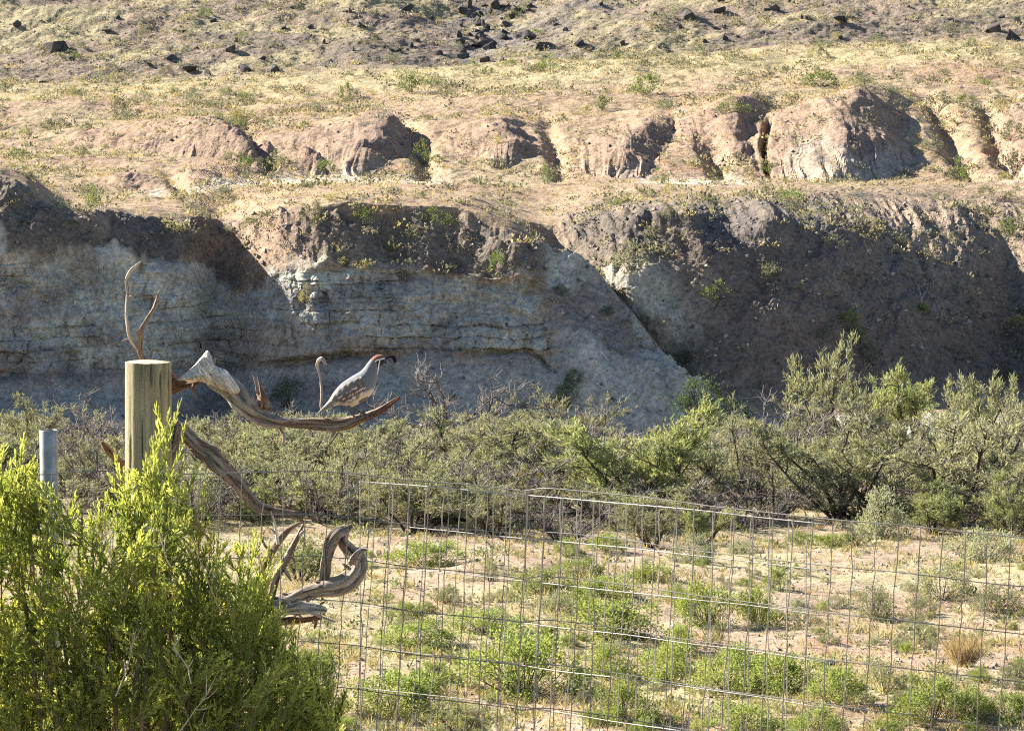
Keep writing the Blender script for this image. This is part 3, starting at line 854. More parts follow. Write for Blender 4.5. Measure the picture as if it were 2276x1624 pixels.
# fill between them
_rf = random.Random(12)
FILL = {}
def nth(i):
    return "%d%s" % (i, "th" if 10 <= i % 100 <= 20 else {1: "st", 2: "nd", 3: "rd"}.get(i % 10, "th"))
for i in range(126):
    x = -150 + 2580 * (i + _rf.random()) / 126; y = _rf.uniform(1005, 1175)
    fk = _rf.choice(["thin", "thin", "bare", "bare", "bare", "tamarisk"]); FILL[fk] = FILL.get(fk, 0) + (1 if -20 < x < 2296 else 0)
    lab = {"thin": "low sparse grey-green shrub inside the thicket, %s of its kind from the left", "bare": "low leafless shrub inside the thicket, %s of its kind from the left", "tamarisk": "low olive tamarisk inside the thicket, %s of its kind from the left"}[fk] % nth(FILL[fk])
    if not -20 < x < 2296:
        lab = "low thicket shrub just past the %s picture edge" % ("left" if x < 0 else "right")
    flat_plant(fk, "thicket_shrub", x, y, _rf.uniform(150, 270), _rf.uniform(78, 138) if x < 1300 else _rf.uniform(50, 118), lab, "shrub", "low shrubs filling the thicket")

# ------------------------------------------------------------------ shrubs on the sandy flat
FLAT = [
 ("green", 949, 1256, 150, 60, "wide green saltbush at the thicket's foot behind the wire panel's cut edge"),
 ("grey", 1088, 1292, 46, 50, "small grey twiggy saltbush right of the wide green one at the thicket's foot"),
 ("green", 1205, 1318, 115, 62, "green saltbush lying wide behind the fence near mid picture, upper row"),
 ("green", 1290, 1282, 85, 50, "green saltbush behind and right of the wide mid-picture one"),
 ("green", 1355, 1324, 108, 48, "low green saltbush in the upper row, right of mid picture"),
 ("grey", 994, 1340, 60, 42, "small dark grey-green saltbush right of the looped driftwood"),
 ("yellow", 833, 1337, 50, 30, "yellow tuft of rabbitbrush beside the looped driftwood"),
 ("yellow", 1127, 1334, 42, 24, "small yellow rabbitbrush below mid picture"),
 ("grey", 1241, 1358, 92, 42, "low grey-green saltbush under the wide mid-picture one"),
 ("green", 905, 1377, 70, 46, "green saltbush just right of the looped driftwood's underside"),
 ("green", 1075, 1404, 130, 60, "flat-topped green saltbush left of the largest one in the lower middle"),
 ("green", 927, 1436, 130, 66, "green saltbush below and right of the driftwood"),
 ("green", 1362, 1424, 175, 100, "large rounded green saltbush right of mid picture"),
 ("green", 1165, 1540, 235, 150, "largest grey-green saltbush in the lower middle of the flat"),
 ("green", 1352, 1512, 100, 90, "green saltbush between the largest one and the right-hand row"),
 ("green", 1490, 1514, 120, 95, "upright green saltbush in the lower row, right of mid picture"),
 ("green", 878, 1584, 185, 100, "broad green saltbush at lower left of the flat, right of the foreground bush"),
 ("green", 962, 1514, 70, 52, "small green saltbush above the broad lower-left one"),
 ("bright", 1012, 1640, 175, 92, "yellow-green bush cut by the bottom edge, left of centre"),
 ("green", 1392, 1610, 140, 110, "green saltbush near the bottom edge right of centre"),
 ("green", 1569, 1388, 108, 100, "tall green saltbush, left of a touching pair on the right half"),
 ("green", 1682, 1388, 68, 92, "narrow green saltbush, right of a touching pair on the right half"),
 ("green", 1726, 1310, 48, 55, "small upright green saltbush casting a long shadow to the right"),
 ("grey", 1946, 1372, 84, 68, "round grey-green saltbush alone on the right part of the flat"),
 ("grey", 2049, 1367, 56, 42, "small saltbush just right of the round lone one"),
 ("grey", 2094, 1328, 115, 76, "leaning grey-green saltbush with a dark shadow, upper right of the flat"),
 ("grey", 2210, 1358, 122, 60, "wide low grey saltbush near the right edge"),
 ("sage", 2188, 1252, 130, 74, "domed grey sage at the thicket's foot near the right edge"),
 ("sage", 1545, 1252, 110, 62, "domed grey sage at the thicket's foot right of centre"),
 ("rust", 2143, 1480, 90, 84, "rust-orange dry bush standing alone on the right of the flat"),
 ("grey", 1968, 1534, 80, 70, "pale green saltbush in the gap left of the dark green lower right one"),
 ("green", 1510, 1450, 70, 70, "green saltbush just below the dark stone right of centre"),
 ("green", 1618, 1532, 150, 100, "middle green saltbush of the dense lower-right row"),
 ("green", 1739, 1546, 138, 104, "green saltbush right of the middle one in the dense lower-right row"),
 ("green", 1860, 1560, 100, 92, "last green saltbush at the right end of the dense lower-right row"),
 ("green", 2071, 1602, 175, 106, "big dark green saltbush in the lower right"),
 ("green", 2160, 1590, 85, 70, "green saltbush touching the big lower-right one on its right side"),
 ("grey", 2258, 1502, 55, 36, "small saltbush at the right edge, below the rust-orange bush"),
 ("green", 2240, 1600, 90, 70, "green saltbush in the bottom right corner"),
 ("green", 1649, 1632, 150, 80, "green saltbush cut by the bottom edge under the dense row"),
 ("green", 1811, 1640, 130, 80, "green saltbush cut by the bottom edge, right of the one under the dense row"),
 ("grey", 2071, 1418, 62, 32, "low grey saltbush left of the rust-orange bush"),
 ("green", 1790, 1212, 68, 34, "left one of three low green shrubs along the thicket's foot on the right"),
 ("green", 1852, 1214, 58, 32, "middle one of three low green shrubs along the thicket's foot on the right"),
 ("dark", 1901, 1212, 56, 46, "dark green pointed shrub at the thicket's foot on the right"),
 ("sage", 1649, 1228, 70, 30, "low pale sage mat at the thicket's foot, right of centre"),
 ("green", 700, 1590, 120, 160, "tall green saltbush right behind the foreground bush at lower left"),
 ("bright", 668, 1288, 130, 82, "light green shrub showing behind the forked driftwood"),
 ("grey", 1105, 1375, 60, 30, "tiny grey saltbush above the flat-topped green one"),
 ("green", 1290, 1345, 70, 45, "small green saltbush left above the large rounded one"),
 ("grey", 2000, 1440, 50, 24, "grey clump at the left end of the red soil patch"),
 ("green", 1500, 1335, 60, 40, "small green saltbush above the touching pair"),
 ("green", 1455, 1290, 90, 40, "low green saltbush at the top of the flat below the tallest tamarisk"),
 ("grey", 1780, 1375, 80, 22, "low grey scrub strip right of the touching pair"),
 ("green", 1345, 1222, 80, 40, "low green shrub at the thicket's foot near mid picture"),
 ("green", 1260, 1232, 70, 40, "low green shrub at the thicket's foot left of mid picture"),
]
for k, x, y, w, h, lab in FLAT:
    nm, cat = {"green": ("saltbush", "saltbush"), "grey": ("saltbush", "saltbush"), "bright": ("saltbush", "saltbush"), "sage": ("sagebrush", "sagebrush"), "yellow": ("rabbitbrush", "rabbitbrush"), "rust": ("dry_bush", "bush"), "dark": ("evergreen_shrub", "shrub")}[k]
    if k == "green": w, h = w * 1.14, h * 0.88
    flat_plant(k, nm, x, y, w, h, lab, cat, "low shrubs scattered over the sandy flat")

_rg = random.Random(44)
for i in range(190):
    y = 1215 + 420 * _rg.random() ** 0.9; x = _rg.uniform(600, 2300)
    s_ = 0.55 + 0.75 * (y - 1215) / 420
    flat_plant(_rg.choice(["green", "green", "grey", "grey", "yellow", "sage"]), "small_shrub", x, y, s_ * _rg.uniform(22, 66), s_ * _rg.uniform(12, 30), "small low shrub between the larger saltbushes on the sandy flat", "shrub", "small shrubs of the sandy flat")

# stones on the flat
def flat_rock(x, y, w, h, col, label, seed):
    p = on_flat(x, y); s = p.y / FPX
    o = link("stone", rock_mesh("stone", seed, 0.9, 18, M_ROCK, col)); tag(o, label, "stone", "stones on the sandy flat")
    o.location = p + Vector((0, 0, 0.1 * h * s)); o.scale = (w * s, w * s, h * s * 1.5); o.rotation_euler = (0, 0, seed)
    return o
flat_rock(1838, 1479, 46, 20, (0.10, 0.095, 0.095), "dark pointed stone on pale soil left of the rust-orange bush", 3)
flat_rock(1513, 1421, 30, 16, (0.06, 0.058, 0.058), "black stone between saltbushes right of the large rounded one", 4)
flat_rock(1919, 1228, 30, 13, (0.55, 0.52, 0.46), "white stone at the thicket's foot beside the dark pointed shrub", 5)

# dry grass and pebbles on the flat: nobody could count them
rng = np.random.default_rng(77)
def scatter_mesh(protos, P, S, rot, tilt=None):
    Vs, Fs, Cs = [], [], []; off = 0
    for i in range(len(P)):
        V, F, C = protos[i % len(protos)]
        c, s = math.cos(rot[i]), math.sin(rot[i])
        W = V * S[i]
        W = np.stack([W[:, 0] * c - W[:, 1] * s, W[:, 0] * s + W[:, 1] * c, W[:, 2]], 1) + P[i]
        Vs.append(W); Fs.append(F + off); Cs.append(C * (0.8 + 0.4 * ((i * 0.618) % 1))); off += len(V)
    return np.concatenate(Vs), np.concatenate(Fs), np.concatenate(Cs)

tp = [tuft(400 + i, c, 8, 0.9, 0.075) for i, c in enumerate([(0.44, 0.37, 0.19), (0.40, 0.33, 0.17), (0.30, 0.29, 0.15), (0.46, 0.36, 0.22), (0.25, 0.26, 0.15), (0.40, 0.36, 0.2)])]
n = 17000
gy = 1 / rng.uniform(1 / 72.0, 1 / 38.5, n); gx = rng.uniform(-0.19, 0.19, n) * gy
keep = (fbm(gx / 2.2, gy / 2.2, 120, 3) + rng.uniform(-0.5, 0.5, n)) > -0.15
gx, gy = gx[keep], gy[keep]; n = len(gx)
P = np.stack([gx, gy, ground_z(gx, gy) - 0.01], 1)
S = np.repeat((0.07 + 0.17 * rng.random(n) ** 2)[:, None], 3, 1)
V_, F_, C_ = scatter_mesh(tp, P, S, rng.uniform(0, 6.28, n))
link("dry_grass", mesh_np("dry_grass", V_, F_, C_, [M_LEAF], smooth=False), kind="stuff", label="dry straw-coloured grass tufts over the sandy flat", category="grass")
# small scrub seedlings
sp = []
for i, c in enumerate([(0.21, 0.23, 0.13), (0.17, 0.2, 0.09), (0.27, 0.28, 0.18)]):
    r2 = np.random.default_rng(500 + i); q = r2.normal(size=(46, 3)) * np.array([.42, .42, .3]); q[:, 2] = np.abs(q[:, 2])
    sp.append(leaf_quads(r2, q, unit(q) + np.array([0, 0, .4]), 0.34, 0.19, c, .2))
n = 900
gy = 1 / rng.uniform(1 / 68.0, 1 / 38.5, n); gx = rng.uniform(-0.19, 0.19, n) * gy
P = np.stack([gx, gy, ground_z(gx, gy) - 0.01], 1)
S = np.repeat((0.07 + 0.15 * rng.random(n) ** 2)[:, None], 3, 1)
V_, F_, C_ = scatter_mesh(sp, P, S, rng.uniform(0, 6.28, n))
link("ground_scrub", mesh_np("ground_scrub", V_, F_, C_, [M_LEAF], smooth=False), kind="stuff", label="tiny grey-green scrub seedlings over the sandy flat", category="scrub")

def stone_proto(seed, col):
    r2 = np.random.default_rng(seed)
    v = np.array([[1, 0, 0], [-1, 0, 0], [0, 1, 0], [0, -1, 0], [0, 0, 1], [0, 0, -0.5]], float) * 0.5 * r2.uniform(0.6, 1.2, (6, 3)) + 0.08 * r2.normal(size=(6, 3))
    f = np.array([[0, 2, 4], [2, 1, 4], [1, 3, 4], [3, 0, 4], [2, 0, 5], [1, 2, 5], [3, 1, 5], [0, 3, 5]])
    return v, f, np.tile(np.asarray(col, float), (6, 1))
pp = [stone_proto(600 + i, c) for i, c in enumerate([(0.35, 0.28, 0.22), (0.20, 0.17, 0.15), (0.45, 0.40, 0.34), (0.11, 0.10, 0.10)])]
n = 6000
gy = 1 / rng.uniform(1 / 66.0, 1 / 38.5, n); gx = rng.uniform(-0.19, 0.19, n) * gy
P = np.stack([gx, gy, ground_z(gx, gy)], 1)
S = (0.03 + 0.08 * rng.random(n) ** 3)[:, None] * np.array([1, 1, .7])[None]
V_, F_, C_ = scatter_mesh(pp, P, S, rng.uniform(0, 6.28, n))
M_PEB = attr_mat("pebble", 0.9, 0.2)
link("pebbles", mesh_np("pebbles", V_, F_, C_, [M_PEB], smooth=False), kind="stuff", label="small scattered pebbles on the sandy flat", category="pebbles")
# ------------------------------------------------------------------ plants and rocks of the hillside
HILL = [
 ("hgreen", 1220, 158, 52, 40, "bright green bush at the foot of the upper slope near mid picture"),
 ("hgreen", 1340, 243, 46, 36, "bright green bush alone above the middle mound, with a shadow to its right"),
 ("hgreen", 768, 222, 50, 40, "green bush at the left lip of the gully above the third mound"),
 ("hgreen", 208, 462, 46, 52, "dark green bush on the terrace edge at far left"),
 ("hgrey", 128, 280, 78, 30, "grey-green shrub pair on the left of the upper terrace"),
 ("hgreen", 915, 205, 62, 44, "green shrub right of the gully head, upper terrace"),
 ("hgreen", 1435, 208, 80, 46, "wide green shrub on the upper terrace above the middle-right mound"),
 ("hgreen", 1466, 410, 42, 40, "dark green bush on pale dried mud at a mound's foot"),
 ("hgreen", 1711, 392, 38, 34, "green bush at the mouth of the narrow cleft"),
 ("hgreen", 1214, 410, 36, 46, "upright green bush on the terrace between two mounds"),
 ("hgreen", 2130, 402, 54, 56, "dark green bush at the right foot of the largest mound"),
 ("hgrey", 2084, 250, 72, 46, "grey-green bush on the right shoulder of the largest mound"),
 ("hgreen", 1762, 452, 74, 34, "green bush on the terrace rim above the shaded right slope"),
 ("hgrey", 266, 258, 62, 40, "pale green bush on the left part of the upper terrace"),
 ("hgreen", 936, 362, 42, 54, "green bush in the shaded gully right of the third mound"),
 ("hgreen", 618, 366, 62, 32, "low green bush between two mounds left of centre"),
 ("hgreen", 550, 376, 36, 32, "green bush at the foot of the left gully"),
 ("hgrey", 505, 356, 36, 34, "grey bush left of the left gully's foot"),
 ("hgreen", 2240, 520, 58, 38, "green bush on the sunlit slope at the right edge"),
 ("hgrey", 2252, 390, 56, 60, "tall grey-green bush at the right edge level with the mound feet"),
 ("hgrey", 2250, 310, 60, 44, "grey-green bush at the right edge above another"),
 ("hgrey", 1405, 592, 120, 58, "pale tall shrub on the dark rubble above the ravine wall"),
 ("hgreen", 1592, 660, 64, 40, "green shrub on a lit shelf of the shaded right slope"),
 ("hyel", 1776, 648, 44, 26, "yellow-green shrub catching sun on the shaded right slope"),
 ("hgrey", 1712, 622, 60, 38, "grey shrub left above the yellow-green one on the right slope"),
 ("hgreen", 1882, 730, 56, 44, "upper of two sunlit green shrubs low on the right slope"),
 ("hgreen", 1906, 768, 56, 46, "lower of two sunlit green shrubs low on the right slope"),
 ("hgrey", 1930, 800, 60, 40, "shrub below the two sunlit ones at the slope's foot"),
 ("hgreen", 870, 562, 24, 38, "upright pale shrub on the gravel above the cliff"),
 ("hyel", 810, 592, 54, 18, "flat yellow shrub on the cliff's brow, right of its neighbour"),
 ("hyel", 760, 584, 38, 16, "flat yellow shrub on the cliff's brow, left of its neighbour"),
 ("hgreen", 1106, 598, 38, 42, "green shrub on the brow above the square cliff block"),
 ("hgrey", 908, 622, 42, 46, "straw-grey clump hanging over the cliff's brow"),
 ("hyel", 680, 668, 36, 40, "sunlit pale clump on the cliff face left of centre"),
 ("dark", 1262, 905, 70, 62, "dark green bush in shade at the foot of the pale spur"),
 ("dark", 1275, 850, 46, 34, "small dark green bush above the one at the pale spur's foot"),
 ("dark", 1555, 925, 130, 90, "dark evergreen bush in the shaded ravine mouth"),
 ("dark", 1625, 960, 130, 80, "dark bush right of the evergreen in the ravine mouth"),
 ("dark", 640, 900, 90, 60, "dark bush at the cliff foot behind the quail's branch"),
 ("dark", 180, 985, 150, 80, "dark bush at the cliff foot left of the wooden post"),
 ("dark", 1245, 655, 30, 30, "small dark bush high on the pale spur"),
 ("dark", 1350, 700, 34, 22, "small dark bush on the pale spur's upper right"),
 ("dark", 1520, 805, 40, 30, "dark shrub beside the pale spur's lower edge"),
 ("hgrey", 880, 432, 36, 20, "grey shrub on the terrace behind the central rim"),
 ("hgreen", 940, 440, 40, 18, "low green shrub on the terrace right of the grey one behind the central rim"),
 ("hgrey", 1445, 440, 42, 22, "round grey shrub on the lit terrace below the dried mud"),
 ("hgreen", 1620, 245, 50, 30, "green tuft on the crest left of the narrow cleft"),
 ("hgreen", 1820, 190, 90, 34, "green shrubs on the left shoulder of the largest mound"),
 ("hgrey", 60, 395, 50, 24, "grey shrub on the knob at the far left rim"),
 ("hgreen", 40, 350, 60, 24, "low green shrub on the terrace at the left edge"),
 ("hgrey", 12, 205, 36, 26, "green-grey bush at the left edge below the upper slope"),
 ("hyel", 535, 275, 60, 30, "yellowish shrub on the crest left of the left gully"),
]
for k, x, y, w, h, lab in HILL:
    p = on_hill(x, y)
    if p is None:
        continue
    s = p.y / FPX
    p.z -= 0.04
    nm, cat = {"dark": ("evergreen_shrub", "shrub"), "hyel": ("rabbitbrush", "rabbitbrush"), "hgreen": ("hillside_bush", "bush"), "hgrey": ("sagebrush", "sagebrush")}[k]
    plant(k, nm, p, w * s, h * s, lab, cat, "larger shrubs on the hillside")

# bare shrub and yucca with a dry stalk
p = on_hill(1010, 425); s = p.y / FPX
plant("bare", "dead_shrub", p, 70 * s, 26 * s, "small leafless shrub on the terrace below the fourth mound", "dead shrub")
p = on_hill(2050, 692); s = p.y / FPX
yu = thing("yucca", p, "spiky yucca with a forked dry stalk on the shaded right slope", "yucca")
r3 = np.random.default_rng(88)
nL = 120
az = r3.uniform(0, 6.28, nL); el = r3.uniform(0.1, 1.4, nL)
D_ = np.stack([np.cos(az) * np.cos(el), np.sin(az) * np.cos(el), np.sin(el)], 1)
V_, F_, C_ = leaf_quads(r3, np.zeros((nL, 3)), D_, 0.34, 0.03, (0.26, 0.29, 0.13), .15)
link("rosette", mesh_np("rosette", V_, F_, C_, [M_LEAF], smooth=False), yu)
tb = Tubes()
tb.add(np.array([[0, 0, 0], [-.02, 0, .35], [-.1, 0, .75]]), [.014, .012, .008], 5, (0.4, 0.35, 0.28))
tb.add(np.array([[-.02, 0, .35], [.05, 0.02, .5], [.14, 0, .68]]), [.010, .010, .006], 5, (0.4, 0.35, 0.28))
link("flower_stalk", mesh_np("flower_stalk", *tb.arrays(), [M_BARK]), yu)

# ---- scatter by surface area of the land
gc = GRID[::3, ::3]; Tc = T[::3, ::3]; Xc = XVG[::3, ::3]
e1 = gc[:-1, 1:] - gc[:-1, :-1]; e2 = gc[1:, :-1] - gc[:-1, :-1]
area = np.linalg.norm(np.cross(e1, e2), axis=-1)
inframe = lambda LOX, HIX: (Xc[:-1, :-1] > LOX) & (Xc[:-1, :-1] < HIX) & (Tc[:-1, :-1] < 12.0)
sub = lambda m: m[::3, ::3][:-1, :-1]
m_terr, m_up, m_hill, m_sc, m_tal, m_md = sub(terr), sub(upper), sub(hill), sub(scree), sub(np.clip(talus, 0, 1)), sub(mound)
def scatter_pts(dens, n, seed, lim=(-330, 2600)):
    r = np.random.default_rng(seed)
    w = (area * np.clip(dens, 0, None) * inframe(*lim)).ravel(); w = w / w.sum()
    c = r.choice(len(w), n, p=w)
    i, j = np.divmod(c, area.shape[1])
    a, b = r.random((n, 1)), r.random((n, 1))
    return gc[i, j] + e1[i, j] * a + e2[i, j] * b, r
clump = 0.35 + sstep(-0.2, 0.5, fbm(gc[:-1, :-1, 0] / 4, gc[:-1, :-1, 1] / 4, 151, 3))
d_sh = (m_terr * 0.9 + m_up * 1.1 + m_hill * 1.35 + m_sc * 2.2 + m_tal * 0.12 + m_md * 0.25) * clump
# the larger ones, each a shrub of its own
P, r = scatter_pts(d_sh, 300, 21, (-40, 2316))
zone = {}
for i in range(300):
    p = Vector(P[i]); yv_t = 0
    h = r.uniform(0.24, 0.5); w = h * r.uniform(1.5, 2.6)
    # which stretch of the hillside it stands on
    if p.y > 177: lab = "small shrub among the dark rocks of the upper slope"; zn = "shrubs of the upper slope"
    elif p.y > 122: lab = "small shrub on the grassy upper terrace and mounds"; zn = "shrubs of the upper terrace"
    else: lab = "small shrub on the lower terrace or the rubble slopes above the cliff"; zn = "shrubs of the lower terrace"
    k = r.choice(["hgrey", "hgrey", "hgrey", "hgrey", "hyel", "hgreen"])
    ks = KINDS[k]; pr = PROTO[ks[i % 3]][1][1]
    o = link("hillside_shrub", pr); tag(o, lab, "shrub", zn)
    o.location = p - Vector((0, 0, 0.03)); o.scale = (w / 1.8, w / 1.8, h); o.rotation_euler = (0, 0, r.uniform(0, 6.28))
# the rest: low scrub and dry grass as a mass
P, r = scatter_pts(d_sh, 7000, 22)
hs = []
for i, c in enumerate([(0.16, 0.155, 0.12), (0.24, 0.225, 0.17), (0.15, 0.155, 0.10), (0.36, 0.31, 0.20), (0.20, 0.185, 0.14)]):
    r2 = np.random.default_rng(700 + i); q = r2.normal(size=(26, 3)) * np.array([.42, .42, .3]); q[:, 2] = np.abs(q[:, 2])
    hs.append(leaf_quads(r2, q, unit(q) + np.array([0, 0, .4]), 0.36, 0.24, c, .2))
S = np.repeat((0.12 + 0.28 * r.random(len(P)) ** 2)[:, None], 3, 1)
V_, F_, C_ = scatter_mesh(hs, P - np.array([0, 0, .02]), S, r.uniform(0, 6.28, len(P)))
link("hillside_scrub", mesh_np("hillside_scrub", V_, F_, C_, [M_LEAF], smooth=False), kind="stuff", label="low grey-green scrub covering the hillside", category="scrub")
P, r = scatter_pts((m_terr + m_up * 1.2 + m_hill * 0.7 + m_sc * 0.25) * clump, 15000, 23)
tp2 = [tuft(450 + i, c, 7, 1.0, 0.10) for i, c in enumerate([(0.50, 0.41, 0.25), (0.46, 0.37, 0.22), (0.43, 0.38, 0.21), (0.38, 0.31, 0.19)])]
S = np.repeat((0.10 + 0.14 * r.random(len(P)))[:, None], 3, 1)
V_, F_, C_ = scatter_mesh(tp2, P - np.array([0, 0, .01]), S, r.uniform(0, 6.28, len(P)))
link("hillside_grass", mesh_np("hillside_grass", V_, F_, C_, [M_LEAF], smooth=False), kind="stuff", label="dry yellow grass over the hillside terraces", category="grass")
# loose stones on the rubble slopes
P, r = scatter_pts(m_sc * 1.4 + m_tal * 0.35 + m_hill * 0.6 + m_md * 0.3, 15000, 24)
pq = [stone_proto(620 + i, c) for i, c in enumerate([(0.20, 0.155, 0.135), (0.13, 0.115, 0.11), (0.30, 0.24, 0.20), (0.09, 0.085, 0.085), (0.38, 0.34, 0.29)])]
S = (0.06 + 0.20 * r.random(len(P)) ** 4)[:, None] * np.array([1, 1, .8])[None]
V_, F_, C_ = scatter_mesh(pq, P, S, r.uniform(0, 6.28, len(P)))
link("rubble", mesh_np("rubble", V_, F_, C_, [M_PEB], smooth=False), kind="stuff", label="loose dark stones on the slopes above the cliff", category="rubble")

# ---- boulders of the upper slope
ROCKS = [rock_mesh("boulder", 800 + i, 0.85, 11 + i, M_ROCK, [(0.085, 0.08, 0.075), (0.12, 0.10, 0.088), (0.07, 0.067, 0.067)][i % 3]) for i in range(7)]
BOULD = [
 (134, 112, 82, 40, "largest black boulder, arched, at upper left of the slope"), (38, 58, 38, 24, "black pointed boulder near the upper left corner"),
 (418, 158, 52, 34, "black boulder in a cluster at the foot of the left slope, left one"), (456, 168, 36, 26, "rounded black boulder right beside the cluster's left one at the slope foot"),
 (517, 116, 42, 26, "black boulder alone above the slope-foot cluster"), (545, 158, 44, 22, "flat black boulder right of the slope-foot cluster"),
 (610, 160, 50, 24, "low black boulder at the right end of the slope-foot row"), (380, 130, 40, 18, "flat black rock above the slope-foot cluster"),
 (800, 60, 34, 20, "black rock high on the slope left of the rock gully"), (905, 22, 46, 26, "black boulder at the top edge left of the rock gully"),
 (1180, 88, 44, 34, "pointed black boulder right of the rock gully"), (1205, 108, 60, 22, "long slanted black slab right of the rock gully"),
 (1290, 100, 40, 20, "black slab lower right of the pointed boulder"), (1530, 40, 64, 26, "long tilted black slab high on the slope, right of centre"),
 (1600, 28, 40, 22, "black boulder right of the tilted slab"), (1720, 22, 42, 22, "black boulder at the top edge, two slabs right of centre"),
 (1865, 46, 42, 28, "black boulder with a point on the right slope"), (1822, 116, 26, 18, "small black boulder at the slope foot on the right"),
 (2215, 74, 66, 34, "dark boulder near the upper right corner"), (2250, 90, 46, 28, "dark boulder below the one near the upper right corner"),
 (1100, 18, 50, 30, "black boulder at the top of the rock gully"), (660, 20, 40, 18, "black rock at the top edge left of centre"),
 (240, 70, 36, 14, "flat dark rock right of the largest boulder"), (95, 185, 30, 14, "small dark rock at the slope foot far left"),
]
def boulder(x, y, w, h, lab, i, group=None):
    p = on_hill(x, y)
    if p is None:
        return
    s = p.y / FPX
    o = link("boulder", ROCKS[i % 7]); tag(o, lab, "boulder", group)
    o.location = p + Vector((0, 0, 0.12 * h * s)); o.scale = (w * s * 1.05, w * s * 0.95, h * s * 1.6)
    o.rotation_euler = (_rs.uniform(-.2, .2), _rs.uniform(-.25, .25), _rs.uniform(0, 6.28))
for i, (x, y, w, h, lab) in enumerate(BOULD):
    boulder(x, y, w, h, lab, i, "dark boulders of the upper slope")
_rb = random.Random(31)
for i in range(46):          # the rock gully
    t_ = _rb.random(); x = 1060 + (1 - t_) * _rb.uniform(-40, 130) + t_ * _rb.gauss(-10, 38); y = 12 + 128 * t_
    boulder(x, y, _rb.uniform(18, 46), _rb.uniform(12, 26), "jagged black rock in the pile filling the rock gully", i, "rocks piled in the gully")
for i in range(90):
    x = _rb.uniform(-10, 2290); y = _rb.uniform(4, 165 - 0.042 * x)
    if _rb.random() > 0.35 + 0.65 * math.exp(-((x - 950) / 500.0) ** 2):
        continue
    boulder(x, y, _rb.uniform(11, 30), _rb.uniform(7, 16), "small dark rock strewn over the upper slope", i, "small rocks on the upper slope")
# pale stones fallen on the rubble slopes
PALE = [rock_mesh("stone", 830 + i, 0.9, 16, M_ROCK, (0.36, 0.33, 0.28)) for i in range(3)]
for i, (x, y, w) in enumerate([(235, 595, 20), (1895, 485, 16), (1700, 540, 14), (1660, 570, 14), (1930, 560, 18), (1870, 545, 14), (1480, 885, 20), (1690, 940, 18), (1560, 915, 24), (2185, 560, 14), (1985, 610, 12), (1535, 900, 22), (100, 625, 18), (60, 600, 14)]):
    p = on_hill(x, y)
    if p is None: continue
    s = p.y / FPX
    o = link("stone", PALE[i % 3]); tag(o, "pale loose stone on the shaded rubble slopes", "stone", "pale stones on the rubble")
    o.location = p; o.scale = (w * s, w * s, w * s); o.rotation_euler = (0, 0, i)
# ------------------------------------------------------------------ foreground: posts, driftwood, quail, wire fence, bush
def za(x, y, d):      # first close-up frame -> world
    return np.array(vp((250 + x / 2.995) / 1.1169, (620 + y / 2.995) / 1.1169, d))
def zb(x, y, d):
    return np.array(vp((380 + x / 3.007) / 1.1169, (1050 + y / 3.007) / 1.1169, d))
def zc(x, y, d):
    return np.array(vp((60 + x / 4.273) / 1.1169, (1020 + y / 4.273) / 1.1169, d))
RA, RB, RC = 1 / 2.995 / 8473, 1 / 3.007 / 8473, 1 / 4.273 / 8473     # radius in metres per unit and metre of distance

def wood_mat(name, streak=1.0):
    m, nt, out = new_mat(name)
    at = N(nt, "ShaderNodeAttribute", attribute_name="Col")
    gr = N(nt, "ShaderNodeAttribute", attribute_name="grain")
    n1 = noise_tex(nt, 1.0, 6, 0.72, gr.outputs["Vector"])
    mp = N(nt, "ShaderNodeMapping"); mp.inputs["Scale"].default_value = (0.22, 0.35, 0.35)
    nt.links.new(gr.outputs["Vector"], mp.inputs["Vector"])
    n2 = noise_tex(nt, 1.0, 3, 0.6, mp.outputs[0])
    f = ramp(nt, n1, [(0.36, 0.12), (0.46, 0.75), (0.56, 1.05), (0.72, 1.5)])
    f2 = ramp(nt, n2, [(0.3, 0.7), (0.7, 1.25)])
    c = mixrgb(nt, at.outputs["Color"], f, 0.85 * streak, 'MULTIPLY')
    c = mixrgb(nt, c, f2, 0.8, 'MULTIPLY')
    b = N(nt, "ShaderNodeBsdfPrincipled")
    b.inputs["Roughness"].default_value = 0.85; b.inputs["Specular IOR Level"].default_value = 0.2
    nt.links.new(c, b.inputs["Base Color"])
    bp = N(nt, "ShaderNodeBump"); bp.inputs["Strength"].default_value = 0.8; bp.inputs["Distance"].default_value = 0.010
    nt.links.new(n1, bp.inputs["Height"]); nt.links.new(bp.outputs[0], b.inputs["Normal"])
    nt.links.new(b.outputs[0], out.inputs[0])
    return m
M_DRIFT = wood_mat("weathered_wood")
M_POST = wood_mat("post_wood", 0.45)
BROWN = (0.28, 0.165, 0.105); GREY = (0.40, 0.32, 0.25); PALE_W = (0.74, 0.67, 0.57); DARKW = (0.14, 0.10, 0.085)

def catmull(P, n):
    P = np.asarray(P, float)
    Q = np.vstack([2 * P[0] - P[1], P, 2 * P[-1] - P[-2]])
    out = []
    for i in range(1, len(Q) - 2):
        t = np.linspace(0, 1, n, endpoint=False)[:, None]
        a, b, c, d = Q[i - 1], Q[i], Q[i + 1], Q[i + 2]
        out.append(0.5 * (2 * b + (c - a) * t + (2 * a - 5 * b + 4 * c - d) * t ** 2 + (3 * b - a - 3 * c + d) * t ** 3))
    out.append(P[-1:])
    return np.concatenate(out)

